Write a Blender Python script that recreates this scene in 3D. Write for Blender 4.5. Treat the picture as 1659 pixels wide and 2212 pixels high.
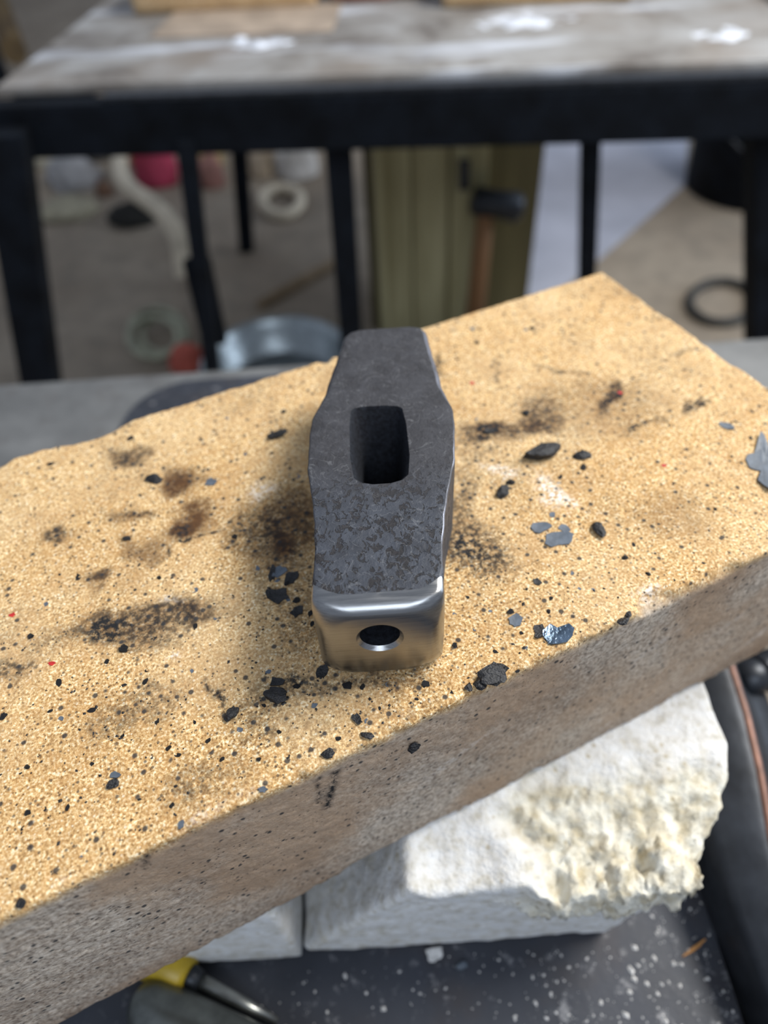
import bpy, bmesh, math, random
import numpy as np
from mathutils import Vector, Matrix

for o in list(bpy.data.objects):
    bpy.data.objects.remove(o)
scene = bpy.context.scene
C = scene.collection

# ------------------------------------------------------------------ camera
FPX, CAMH = 1520.0, 0.1632244
RM = np.array([[0.9977633, -0.0668461, 0.0],
               [-0.0492447, -0.7350397, 0.6762334],
               [-0.0452036, -0.6747208, -0.7366875]])      # camera axes -> world axes
cam_d = bpy.data.cameras.new('camera')
cam = bpy.data.objects.new('camera', cam_d); C.objects.link(cam)
cam_d.sensor_fit = 'VERTICAL'; cam_d.sensor_height = 36.0
cam_d.lens = FPX / 2212 * 36.0
cam_d.clip_start = 0.01; cam_d.clip_end = 60
right, up, back = RM @ [1, 0, 0], RM @ [0, -1, 0], RM @ [0, 0, -1]
cam.matrix_world = Matrix(((right[0], up[0], back[0], 0), (right[1], up[1], back[1], 0),
                           (right[2], up[2], back[2], CAMH), (0, 0, 0, 1)))
cam_d.dof.use_dof = True
cam_d.dof.focus_distance = 0.178
cam_d.dof.aperture_fstop = 7.0
scene.camera = cam

# ------------------------------------------------------------------ world, lights, exposure
world = bpy.data.worlds.new('world'); scene.world = world; world.use_nodes = True
bgn = world.node_tree.nodes['Background']
bgn.inputs['Color'].default_value = (0.62, 0.70, 0.84, 1)
bgn.inputs['Strength'].default_value = 0.50
def area(name, loc, target, sx, sy, power, col):
    l = bpy.data.lights.new(name, 'AREA'); l.shape = 'RECTANGLE'; l.size = sx; l.size_y = sy
    l.energy = power; l.color = col
    o = bpy.data.objects.new(name, l); C.objects.link(o); o.location = loc
    d = Vector(target) - Vector(loc); o.rotation_euler = d.to_track_quat('-Z', 'Y').to_euler()
    return o
area('shop_ceiling_light', (1.15, 0.62, 1.35), (0.05, 0.22, 0), 0.9, 0.5, 55, (1.0, 0.96, 0.88))
area('daylight_door', (3.6, 1.6, 0.9), (0.2, 1.2, -0.6), 2.0, 2.2, 70, (0.75, 0.86, 1.0))
area('fill_behind', (0.15, -1.35, 1.40), (0.0, 0.15, 0.0), 1.1, 0.8, 15, (0.80, 0.89, 1.0))  # unseen fill light, added for the bevel highlights and the brick front
vs = scene.view_settings
vs.view_transform = 'Standard'; vs.look = 'None'; vs.gamma = 1.0; vs.exposure = 0.0
vs.use_curve_mapping = False

# ------------------------------------------------------------------ helpers
def at(px, py, z=0.0):
    """point at height z seen at photo pixel px, py"""
    r = RM @ np.array([px - 829.5, py - 1106.0, FPX])
    return np.array([0, 0, CAMH]) + r * ((z - CAMH) / r[2])
def onY(px, py, Y):
    r = RM @ np.array([px - 829.5, py - 1106.0, FPX])
    return np.array([0, 0, CAMH]) + r * (Y / r[1])

def hash3(ix, iy, iz, seed):
    n = (ix.astype(np.int64) * 374761393 + iy.astype(np.int64) * 668265263 + iz.astype(np.int64) * 2147483647 + seed * 974711) & 0xFFFFFFFF
    n = ((n ^ (n >> 13)) * 1274126177) & 0xFFFFFFFF
    n = ((n ^ (n >> 15)) * 2246822519) & 0xFFFFFFFF
    n = n ^ (n >> 16)
    return (n & 0xFFFFFF) / float(0xFFFFFF)
def vnoise(p, freq, seed=0):
    q = np.asarray(p) * freq
    i = np.floor(q).astype(np.int64); f = q - i; f = f * f * (3 - 2 * f)
    r = 0
    for dx in (0, 1):
        for dy in (0, 1):
            for dz in (0, 1):
                w = (f[:, 0] if dx else 1 - f[:, 0]) * (f[:, 1] if dy else 1 - f[:, 1]) * (f[:, 2] if dz else 1 - f[:, 2])
                r = r + w * hash3(i[:, 0] + dx, i[:, 1] + dy, i[:, 2] + dz, seed)
    return r * 2 - 1
def fbm(p, freq, octs=3, seed=0, gain=0.5):
    r = 0; a = 1; t = 0
    for k in range(octs):
        r = r + a * vnoise(p, freq * 2 ** k, seed + k * 17); t += a; a *= gain
    return r / t
def sstep(a, b, x):
    t = np.clip((x - a) / (b - a), 0, 1); return t * t * (3 - 2 * t)

def mesh_from(name, verts, faces, smooth=False):
    m = bpy.data.meshes.new(name)
    m.from_pydata([tuple(map(float, v)) for v in verts], [], [tuple(map(int, f)) for f in faces]); m.update()
    if smooth:
        m.polygons.foreach_set('use_smooth', [True] * len(m.polygons))
    return m
def obj(name, mesh, mt, parent=None, loc=None):
    if isinstance(mesh, bmesh.types.BMesh):
        m = bpy.data.meshes.new(name); mesh.to_mesh(m); mesh.free(); mesh = m
    o = bpy.data.objects.new(name, mesh); C.objects.link(o)
    if mt is not None and not mesh.materials:
        mesh.materials.append(mt)
    if parent: o.parent = parent
    if loc is not None: o.location = loc
    return o
def tag(o, label=None, cat=None, group=None, kind=None):
    if label: o['label'] = label
    if cat: o['category'] = cat
    if group: o['group'] = group
    if kind: o['kind'] = kind
    return o
def empty(name, loc, label=None, cat=None, group=None, rz=0.0):
    o = bpy.data.objects.new(name, None); C.objects.link(o); o.location = loc; o.rotation_euler.z = rz
    o.empty_display_size = 0.02
    return tag(o, label, cat, group)
def smooth_by_angle(m, ang=40):
    m.polygons.foreach_set('use_smooth', [True] * len(m.polygons))
    bm = bmesh.new(); bm.from_mesh(m)
    for e in bm.edges:
        if len(e.link_faces) == 2 and e.calc_face_angle(0) > math.radians(ang): e.smooth = False
    bm.to_mesh(m); bm.free()

def block(dx, dy, dz, res, r, warp=None):
    """box centred in x,y standing on z=0, gridded, with rounded edges; warp(p)->p"""
    h = np.array([dx, dy, dz]) / 2
    n = [max(2, int(round(d / res))) for d in (dx, dy, dz)]
    verts, faces, key = [], [], {}
    def vid(i, j, k):
        t = (i, j, k)
        if t not in key:
            key[t] = len(verts); verts.append((i / n[0] * dx - h[0], j / n[1] * dy - h[1], k / n[2] * dz - h[2]))
        return key[t]
    for ax in range(3):
        a, b = [(1, 2), (2, 0), (0, 1)][ax]
        for side in (0, n[ax]):
            for i in range(n[a]):
                for j in range(n[b]):
                    q = []
                    for (u, v) in ((i, j), (i + 1, j), (i + 1, j + 1), (i, j + 1)):
                        t = [0, 0, 0]; t[ax] = side; t[a] = u; t[b] = v; q.append(vid(*t))
                    faces.append(q if side else q[::-1])
    p = np.array(verts)
    inner = np.clip(p, -(h - r), h - r)
    d = p - inner; L = np.linalg.norm(d, axis=1); ok = L > 1e-9
    p[ok] = inner[ok] + d[ok] / L[ok][:, None] * r
    p[:, 2] += h[2]
    if warp is not None: p = warp(p)
    return p, faces

def tube(pts, rad, seg=12, closed=False, cap=True):
    pts = [Vector(p) for p in pts]; n = len(pts)
    rads = rad if hasattr(rad, '__len__') else [rad] * n
    bm = bmesh.new(); rings = []
    prev = None
    for i, p in enumerate(pts):
        if closed: t = (pts[(i + 1) % n] - pts[i - 1]).normalized()
        else: t = (pts[min(i + 1, n - 1)] - pts[max(i - 1, 0)]).normalized()
        if prev is None:
            a = t.orthogonal().normalized()
        else:
            a = (prev - t * prev.dot(t)).normalized()
        prev = a; b = t.cross(a)
        rings.append([bm.verts.new(p + (a * math.cos(k * 2 * math.pi / seg) + b * math.sin(k * 2 * math.pi / seg)) * rads[i]) for k in range(seg)])
    m = n if closed else n - 1
    for i in range(m):
        A, B = rings[i], rings[(i + 1) % n]
        for k in range(seg):
            f = bm.faces.new((A[k], A[(k + 1) % seg], B[(k + 1) % seg], B[k])); f.smooth = True
    if cap and not closed:
        bm.faces.new(rings[0][::-1]); bm.faces.new(rings[-1])
    bmesh.ops.recalc_face_normals(bm, faces=bm.faces)
    return bm
def bar(p0, p1, w, d, bev=0.002):
    """rectangular bar between two points, w across x, d across y"""
    bm = bmesh.new(); p0, p1 = Vector(p0), Vector(p1)
    vs_ = []
    for p in (p0, p1):
        vs_.append([bm.verts.new(p + Vector((sx * w / 2, sy * d / 2, 0))) for sx, sy in ((-1, -1), (1, -1), (1, 1), (-1, 1))])
    a, b = vs_
    bm.faces.new(a); bm.faces.new(b[::-1])
    for k in range(4): bm.faces.new((a[k], b[k], b[(k + 1) % 4], a[(k + 1) % 4]))
    bmesh.ops.recalc_face_normals(bm, faces=bm.faces)
    if bev: bmesh.ops.bevel(bm, geom=bm.edges[:], offset=bev, segments=2, affect='EDGES')
    return bm
def box(x0, x1, y0, y1, z0, z1, bev=0.002, segs=2):
    bm = bmesh.new(); bmesh.ops.create_cube(bm, size=1)
    for v in bm.verts:
        v.co = Vector((x0 if v.co.x < 0 else x1, y0 if v.co.y < 0 else y1, z0 if v.co.z < 0 else z1))
    if bev: bmesh.ops.bevel(bm, geom=bm.edges[:], offset=bev, segments=segs, affect='EDGES')
    return bm
def lathe(prof, seg=48):
    """profile of (r, z) from bottom outside up and back inside"""
    bm = bmesh.new(); rings = []
    for r, z in prof:
        rings.append([bm.verts.new((r * math.cos(2 * math.pi * k / seg), r * math.sin(2 * math.pi * k / seg), z)) for k in range(seg)])
    for A, B in zip(rings, rings[1:]):
        for k in range(seg):
            f = bm.faces.new((A[k], A[(k + 1) % seg], B[(k + 1) % seg], B[k])); f.smooth = True
    bm.faces.new(rings[0][::-1]); bm.faces.new(rings[-1])
    bmesh.ops.recalc_face_normals(bm, faces=bm.faces)
    return bm

# ------------------------------------------------------------------ materials
class NT:
    def __init__(s, name):
        s.m = bpy.data.materials.new(name); s.m.use_nodes = True; s.t = s.m.node_tree
        s.b = s.t.nodes['Principled BSDF']; s.co = s.t.nodes.new('ShaderNodeTexCoord').outputs['Object']
    def link(s, a, b): s.t.links.new(a, b)
    def setin(s, inp, v):
        if isinstance(v, bpy.types.NodeSocket): s.link(v, inp)
        elif isinstance(v, (tuple, list)) and len(v) == 3 and inp.type == 'RGBA': inp.default_value = (*v, 1)
        else: inp.default_value = v
    def noise(s, scale, detail=3, rough=0.55, dist=0.0, co=None):
        n = s.t.nodes.new('ShaderNodeTexNoise'); s.link(co or s.co, n.inputs['Vector'])
        n.inputs['Scale'].default_value = scale; n.inputs['Detail'].default_value = detail
        n.inputs['Roughness'].default_value = rough; n.inputs['Distortion'].default_value = dist
        return n.outputs['Fac']
    def voro(s, scale, feature='F1', out='Distance', co=None, rand=1.0):
        n = s.t.nodes.new('ShaderNodeTexVoronoi'); n.feature = feature; s.link(co or s.co, n.inputs['Vector'])
        n.inputs['Scale'].default_value = scale; n.inputs['Randomness'].default_value = rand
        return n.outputs[out]
    def mapping(s, scale=(1, 1, 1), loc=(0, 0, 0), rot=(0, 0, 0)):
        n = s.t.nodes.new('ShaderNodeMapping'); s.link(s.co, n.inputs['Vector'])
        n.inputs['Scale'].default_value = scale; n.inputs['Location'].default_value = loc; n.inputs['Rotation'].default_value = rot
        return n.outputs['Vector']
    def ramp(s, fac, stops, const=False):
        n = s.t.nodes.new('ShaderNodeValToRGB'); e = n.color_ramp.elements
        if const: n.color_ramp.interpolation = 'CONSTANT'
        while len(e) < len(stops): e.new(0.5)
        for k, (p, c) in enumerate(stops):
            e[k].position = p; e[k].color = (c, c, c, 1) if not isinstance(c, tuple) else (*c, 1)
        s.link(fac, n.inputs['Fac']); return n.outputs['Color']
    def mix(s, fac, a, b, mode='MIX'):
        n = s.t.nodes.new('ShaderNodeMix'); n.data_type = 'RGBA'; n.blend_type = mode
        s.setin(n.inputs[0], fac); s.setin(n.inputs[6], a); s.setin(n.inputs[7], b)
        return n.outputs[2]
    def math(s, op, a, b=0.0, clamp=False):
        n = s.t.nodes.new('ShaderNodeMath'); n.operation = op; n.use_clamp = clamp
        s.setin(n.inputs[0], a); s.setin(n.inputs[1], b); return n.outputs[0]
    def attr(s, name):
        n = s.t.nodes.new('ShaderNodeAttribute'); n.attribute_name = name; return n.outputs['Fac']
    def bump(s, h, strength, dist, prev=None):
        n = s.t.nodes.new('ShaderNodeBump'); n.inputs['Strength'].default_value = strength; n.inputs['Distance'].default_value = dist
        s.link(h, n.inputs['Height'])
        if prev: s.link(prev, n.inputs['Normal'])
        return n.outputs['Normal']
    def done(s, col=None, rough=0.6, metal=0.0, normal=None, spec=None):
        if col is not None: s.setin(s.b.inputs['Base Color'], col)
        s.setin(s.b.inputs['Roughness'], rough); s.setin(s.b.inputs['Metallic'], metal)
        if spec is not None: s.setin(s.b.inputs['Specular IOR Level'], spec)
        if normal: s.link(normal, s.b.inputs['Normal'])
        return s.m
def simple(name, col, rough=0.6, metal=0.0, scale=40, var=0.35, bump=0.0, bdist=0.001):
    """one colour broken up by noise"""
    n = NT(name); f = n.noise(scale, 4, 0.6)
    c = n.mix(n.ramp(f, [(0.3, 0.0), (0.7, 1.0)]), tuple(x * (1 - var) for x in col), tuple(min(1, x * (1 + var)) for x in col))
    nb = n.bump(n.noise(scale * 3, 3), bump, bdist) if bump else None
    return n.done(c, rough, metal, nb)

def mat_brick():
    n = NT('firebrick')
    g1 = n.noise(1300, 3, 0.65); g2 = n.noise(420, 3, 0.6); g3 = n.noise(30, 3, 0.5)
    base = n.ramp(g1, [(0.33, (0.16, 0.08, 0.03)), (0.43, (0.47, 0.275, 0.11)), (0.54, (0.72, 0.49, 0.23)), (0.64, (0.96, 0.83, 0.58))])
    base = n.mix(n.ramp(g2, [(0.36, 0.50), (0.56, 0.0)]), base, (0.46, 0.255, 0.095))
    base = n.mix(n.ramp(g3, [(0.40, 0.0), (0.75, 0.35)]), base, (0.82, 0.66, 0.42))
    # pale and dark grains
    vd = n.voro(1000); vr = n.voro(1000, out='Color')
    sep = n.t.nodes.new('ShaderNodeSeparateColor'); n.link(vr, sep.inputs[0])
    spot = n.ramp(vd, [(0.28, 1.0), (0.40, 0.0)])
    base = n.mix(n.math('MULTIPLY', spot, n.ramp(sep.outputs[0], [(0.86, 0.0), (0.90, 0.7)])), base, (0.95, 0.86, 0.66))
    soot = n.attr('soot'); brown = n.attr('brown'); dust = n.attr('dust'); grey_brown = n.attr('grey_brown')
    # grey-brown colour for the sides
    gcol = n.ramp(n.noise(700, 3, 0.6), [(0.30, (0.21, 0.165, 0.13)), (0.5, (0.46, 0.385, 0.31)), (0.70, (0.66, 0.58, 0.49))])
    gcol = n.mix(n.ramp(n.noise(22, 3), [(0.42, 0.0), (0.62, 0.8)]), gcol, (0.40, 0.275, 0.18))
    mott = n.ramp(n.noise(60, 4, 0.6, 0.5), [(0.42, 0.0), (0.70, 0.45)])
    base = n.mix(mott, base, (0.40, 0.22, 0.085))
    base = n.mix(grey_brown, base, gcol)
    brk = n.ramp(n.noise(260, 4, 0.65), [(0.25, 0.55), (0.55, 1.0)])
    base = n.mix(n.math('MULTIPLY', brown, brk, True), base, (0.115, 0.055, 0.022))
    brk2 = n.ramp(n.noise(520, 4, 0.7), [(0.38, 0.12), (0.56, 1.0)])
    base = n.mix(n.math('MULTIPLY', soot, brk2, True), base, (0.016, 0.017, 0.019))
    base = n.mix(n.math('MULTIPLY', dust, n.ramp(n.noise(900, 3), [(0.42, 0.0), (0.62, 1.0)]), True), base, (0.85, 0.82, 0.78))
    # dark specks of scale rubbed into the face, denser where soot is
    v2 = n.voro(380); v2c = n.voro(380, out='Color')
    s2 = n.t.nodes.new('ShaderNodeSeparateColor'); n.link(v2c, s2.inputs[0])
    thr = n.math('SUBTRACT', 0.86, n.math('MULTIPLY', soot, 0.45))
    pick = n.math('GREATER_THAN', s2.outputs[1], thr)
    speck = n.math('MULTIPLY', n.ramp(v2, [(0.20, 1.0), (0.34, 0.0)]), pick)
    base = n.mix(n.math('MULTIPLY', speck, 0.9), base, (0.03, 0.032, 0.036))
    v3 = n.voro(900); v3c = n.voro(900, out='Color')
    s3 = n.t.nodes.new('ShaderNodeSeparateColor'); n.link(v3c, s3.inputs[0])
    speck3 = n.math('MULTIPLY', n.ramp(v3, [(0.25, 1.0), (0.42, 0.0)]), n.math('GREATER_THAN', s3.outputs[1], 0.84))
    base = n.mix(n.math('MULTIPLY', speck3, 0.75), base, (0.05, 0.04, 0.035))
    nb = n.bump(n.noise(900, 4, 0.65), 0.55, 0.0006)
    nb = n.bump(n.noise(260, 2), 0.35, 0.0009, nb)
    return n.done(base, 0.9, 0, nb, 0.2)
def mat_white_brick():
    n = NT('insulating_brick')
    c = n.ramp(n.noise(220, 4, 0.6), [(0.30, (0.56, 0.53, 0.46)), (0.50, (0.74, 0.73, 0.71)), (0.70, (0.80, 0.81, 0.82))])
    ru = n.attr('rough')
    c = n.mix(n.math('MULTIPLY', ru, 0.8), c, n.ramp(n.noise(160, 4), [(0.35, (0.50, 0.42, 0.26)), (0.6, (0.78, 0.75, 0.64))]))
    v = n.voro(330); vc = n.voro(330, out='Color')
    sp = n.t.nodes.new('ShaderNodeSeparateColor'); n.link(vc, sp.inputs[0])
    pit = n.math('MULTIPLY', n.ramp(v, [(0.18, 1.0), (0.34, 0.0)]), n.math('GREATER_THAN', sp.outputs[0], 0.90))
    c = n.mix(n.math('MULTIPLY', pit, 0.6), c, (0.42, 0.34, 0.20))
    nb = n.bump(n.noise(420, 5, 0.65), 0.9, 0.0014)
    return n.done(c, 0.95, 0, nb, 0.15)
def mat_scale():
    n = NT('forge_scale_steel')
    st = n.mapping((1, 0.7, 1))
    d = n.noise(560, 5, 0.6, 0.9, st); big = n.noise(75, 3, 0.55, 0.4)
    patch = n.ramp(n.math('ADD', n.math('MULTIPLY', d, 0.75), n.math('MULTIPLY', big, 0.25)), [(0.445, 0.0), (0.47, 1.0)])
    sp = n.t.nodes.new('ShaderNodeSeparateXYZ'); n.link(n.co, sp.inputs[0])
    # the flaking is strongest between eye and face
    zone = n.math('SUBTRACT', 1.0, n.ramp(sp.outputs['Y'], [(0.033, 0.0), (0.050, 0.75)]))
    patch2 = n.math('MULTIPLY', patch, zone)
    dark = n.ramp(n.noise(900, 4, 0.7), [(0.3, (0.007, 0.0065, 0.008)), (0.7, (0.024, 0.0225, 0.027))])
    skin = n.ramp(n.noise(200, 4), [(0.3, (0.026, 0.029, 0.038)), (0.7, (0.048, 0.055, 0.072))])
    col = n.mix(patch2, dark, skin)
    col = n.mix(n.math('MULTIPLY', n.math('SUBTRACT', 1.0, zone), 0.85), col, n.ramp(n.noise(160, 4, 0.6, 0.8), [(0.35, (0.024, 0.024, 0.029)), (0.65, (0.050, 0.051, 0.060))]))
    # thin pale lines where scale has broken away, and rusty flecks
    ln = n.ramp(n.noise(120, 3, 0.5, 1.2), [(0.492, 0.0), (0.50, 1.0), (0.508, 0.0)])
    col = n.mix(n.math('MULTIPLY', ln, 0.20), col, (0.30, 0.31, 0.33))
    v = n.voro(420); vc = n.voro(420, out='Color'); s2 = n.t.nodes.new('ShaderNodeSeparateColor'); n.link(vc, s2.inputs[0])
    fl = n.math('MULTIPLY', n.ramp(v, [(0.2, 1.0), (0.35, 0.0)]), n.math('GREATER_THAN', s2.outputs[2], 0.965))
    col = n.mix(n.math('MULTIPLY', fl, n.math('MULTIPLY', zone, 0.8)), col, (0.22, 0.16, 0.09))
    h = n.math('ADD', n.math('MULTIPLY', patch2, 0.6), n.math('MULTIPLY', n.noise(700, 4, 0.7), 0.5))
    nb = n.bump(h, 0.9, 0.0005)
    nb = n.bump(n.noise(120, 2), 0.25, 0.0012, nb)
    ro = n.mix(patch2, (0.70,) * 3, (0.52,) * 3)
    return n.done(col, ro, 0.0, nb, 0.42)
def mat_polish():
    n = NT('polished_steel')
    br = n.noise(1.0, 4, 0.7, 0, n.mapping((60, 900, 2600)))
    c = n.ramp(br, [(0.3, (0.27, 0.272, 0.278)), (0.7, (0.39, 0.393, 0.40))])
    nb = n.bump(br, 0.10, 0.0002)
    n.b.inputs['Anisotropic'].default_value = 0.3
    return n.done(c, n.ramp(br, [(0.3, 0.26), (0.7, 0.36)]), 1.0, nb)
def mat_worn():
    n = NT('worn_steel_edge')
    f = n.ramp(n.noise(90, 4, 0.6), [(0.40, 0.0), (0.60, 1.0)])
    c = n.mix(f, (0.035, 0.036, 0.045), (0.20, 0.21, 0.25))
    return n.done(c, 0.42, n.mix(f, (0.1,) * 3, (0.8,) * 3), n.bump(n.noise(800, 3), 0.3, 0.0002))
def mat_hole():
    n = NT('bored_steel'); c = n.ramp(n.noise(900, 3), [(0.3, (0.006, 0.006, 0.008)), (0.7, (0.018, 0.021, 0.028))])
    return n.done(c, 0.75, 0.0, n.bump(n.noise(1500, 3), 0.4, 0.0003), 0.15)
def mat_table(name, base, spots=0.5):
    n = NT(name)
    a = n.noise(14, 5, 0.65, 0.3); b = n.noise(170, 4, 0.7)
    c = n.mix(n.ramp(a, [(0.35, 0.0), (0.7, 0.8)]), base, tuple(x * 1.9 for x in base))
    c = n.mix(n.ramp(n.noise(40, 3), [(0.55, 0.0), (0.8, 0.4)]), c, (0.05, 0.036, 0.03))
    c = n.mix(n.math('MULTIPLY', n.ramp(b, [(0.58, 0.0), (0.72, 1.0)]), spots), c, (0.42, 0.42, 0.44))
    return n.done(c, n.ramp(a, [(0.3, 0.45), (0.7, 0.65)]), 0.25, n.bump(b, 0.4, 0.0006))
def mat_bgtable():
    n = NT('scaled_table_top')
    a = n.noise(7, 5, 0.62, 0.6); b = n.noise(3.2, 4, 0.55, 0.4); s = n.noise(9, 4, 0.5, 0, n.mapping((0.35, 1.4, 1)))
    c = n.ramp(a, [(0.30, (0.10, 0.085, 0.075)), (0.5, (0.25, 0.24, 0.23)), (0.72, (0.38, 0.385, 0.395))])
    c = n.mix(n.ramp(b, [(0.52, 0.0), (0.66, 0.75)]), c, (0.20, 0.165, 0.135))
    c = n.mix(n.ramp(s, [(0.56, 0.0), (0.68, 0.85)]), c, (0.60, 0.64, 0.72))
    return n.done(c, 0.7, 0.1, n.bump(a, 0.4, 0.004))
def mat_floor():
    n = NT('concrete_floor')
    a = n.noise(1.6, 5, 0.6); b = n.noise(14, 4, 0.6)
    c = n.ramp(a, [(0.3, (0.20, 0.155, 0.112)), (0.7, (0.34, 0.285, 0.22))])
    c = n.mix(n.ramp(b, [(0.45, 0.0), (0.75, 0.5)]), c, (0.10, 0.088, 0.072))
    return n.done(c, 0.85, 0, n.bump(b, 0.3, 0.004))
def mat_wood(name, a, b, sc=(26, 26, 1.2)):
    n = NT(name); f = n.noise(1.0, 5, 0.6, 0.4, n.mapping(sc))
    c = n.ramp(f, [(0.3, a), (0.7, b)])
    return n.done(c, 0.75, 0, n.bump(f, 0.4, 0.002))

M = {}
M['brick'] = mat_brick(); M['white'] = mat_white_brick(); M['scale'] = mat_scale(); M['polish'] = mat_polish(); M['hole'] = mat_hole(); M['worn'] = mat_worn()
M['table'] = mat_table('worn_steel_bench', (0.115, 0.118, 0.120), 0.12)
M['plate'] = mat_table('dark_steel_plate', (0.024, 0.027, 0.036), 0.40)
M['bgtable'] = mat_bgtable(); M['floor'] = mat_floor()
M['black'] = simple('black_painted_steel', (0.004, 0.006, 0.010), 0.75, 0.0, 18, 0.6, 0.2, 0.001)
M['black'].node_tree.nodes['Principled BSDF'].inputs['Specular IOR Level'].default_value = 0.15
M['flake'] = simple('blue_grey_scale', (0.085, 0.105, 0.135), 0.5, 0.0, 300, 0.3, 0.2, 0.0003)
M['clinker'] = simple('black_clinker', (0.012, 0.012, 0.014), 0.5, 0.1, 600, 0.7, 0.7, 0.0006)
M['shiny'] = simple('iridescent_scale', (0.12, 0.17, 0.24), 0.25, 0.8, 260, 0.6, 0.6, 0.0006)
M['red'] = simple('red_paint', (0.45, 0.02, 0.02), 0.6, 0, 300)
M['crumb'] = simple('white_crumb', (0.62, 0.61, 0.60), 0.9, 0, 300, 0.25)
M['yellow'] = simple('yellow_plastic', (0.50, 0.34, 0.02), 0.4, 0, 60, 0.2)
M['steel'] = simple('dull_steel', (0.33, 0.34, 0.33), 0.30, 0.9, 90, 0.25, 0.1, 0.0005)
M['darksteel'] = simple('dark_steel', (0.030, 0.034, 0.042), 0.40, 0.5, 60, 0.4, 0.2, 0.0006)
M['rust'] = simple('rust_brown_edge', (0.17, 0.085, 0.06), 0.5, 0.3, 120, 0.4, 0.3, 0.0005)

# ------------------------------------------------------------------ levels
BT = 0.083                      # firebrick thickness
ZPLATE = -0.1632; ZTAB = -0.1662; ZBG = -0.145; ZFL = -0.95
U = np.array([0.920443, 0.390877, 0]); V = np.array([-0.390877, 0.920443, 0])   # along / across the firebrick
CORNER = np.array([0.104255, 0.28689, 0])                                       # far right top corner
BL, BW = 0.305, 0.152

# ------------------------------------------------------------------ setting: shop floor
bm = bmesh.new(); bmesh.ops.create_grid(bm, x_segments=12, y_segments=12, size=7)
fl = obj('floor', bm, M['floor'], loc=(0, 3.5, ZFL)); tag(fl, 'grey brown concrete workshop floor seen below the far table', kind='structure')

# ------------------------------------------------------------------ near steel bench with the dark plate
YFAR = 0.468
bench = empty('steel_bench', (0, 0.2, ZFL), 'grey steel bench that carries the dark plate and the bricks', 'bench')
def bench_part(name, bm, mt): 
    o = obj(name, bm, mt, bench); o.matrix_parent_inverse = Matrix.Translation((0, -0.2, -ZFL)); return o
bench_part('bench_top', box(-0.75, 0.1225, -0.42, YFAR, ZTAB - 0.012, ZTAB, 0.0025), M['table'])
bench_part('bench_apron', box(-0.72, 0.115, 0.425, 0.455, ZTAB - 0.08, ZTAB - 0.0125, 0.002), M['darksteel'])
bench_part('crossbar', box(-0.7, 0.11, 0.33, 0.37, ZTAB - 0.06, ZTAB - 0.0125, 0.002), M['darksteel'])
for lx, ly in ((-0.7, 0.40), (0.085, 0.40), (-0.7, -0.38), (0.085, -0.38)):
    bench_part('leg', box(lx - 0.02, lx + 0.02, ly - 0.02, ly + 0.02, ZFL, ZTAB - 0.0125, 0.002), M['black'])
side = empty('side_bench', (0.48, 0.38, ZFL), 'narrow grey steel bench beyond the right corner of the firebrick', 'bench')
for nm, b_, mt_ in [('bench_top', box(0.205, 0.75, 0.32, YFAR - 0.006, ZTAB - 0.012, ZTAB, 0.0025), M['table'])] + [('leg', box(lx - 0.015, lx + 0.015, ly - 0.015, ly + 0.015, ZFL, ZTAB - 0.0125, 0.002), M['black']) for lx in (0.235, 0.72) for ly in (0.345, 0.435)]:
    o = obj(nm, b_, mt_, side); o.matrix_parent_inverse = Matrix.Translation((-0.48, -0.38, -ZFL))
# rounded dark plate lying on the bench
def rounded_plate(x0, x1, y0, y1, r, z0, z1):
    pts = []
    for cx, cy, a0 in ((x1 - r, y0 + r, -90), (x1 - r, y1 - r, 0), (x0 + r, y1 - r, 90), (x0 + r, y0 + r, 180)):
        for k in range(11):
            a = math.radians(a0 + 9 * k); pts.append((cx + r * math.cos(a), cy + r * math.sin(a)))
    bm = bmesh.new(); lo = [bm.verts.new((x, y, z0)) for x, y in pts]; hi = [bm.verts.new((x, y, z1)) for x, y in pts]
    bm.faces.new(lo[::-1]); t = bm.faces.new(hi); n = len(pts)
    for k in range(n): bm.faces.new((lo[k], lo[(k + 1) % n], hi[(k + 1) % n], hi[k]))
    bmesh.ops.bevel(bm, geom=list(t.edges), offset=0.0006, segments=2, affect='EDGES')
    return bm
pl = obj('steel_plate', rounded_plate(-0.187, 0.1205, -0.30, 0.452, 0.05, ZTAB, ZPLATE), M['plate'])
tag(pl, 'dark dusty steel plate with rounded corner lying on the grey bench', 'plate')

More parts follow.
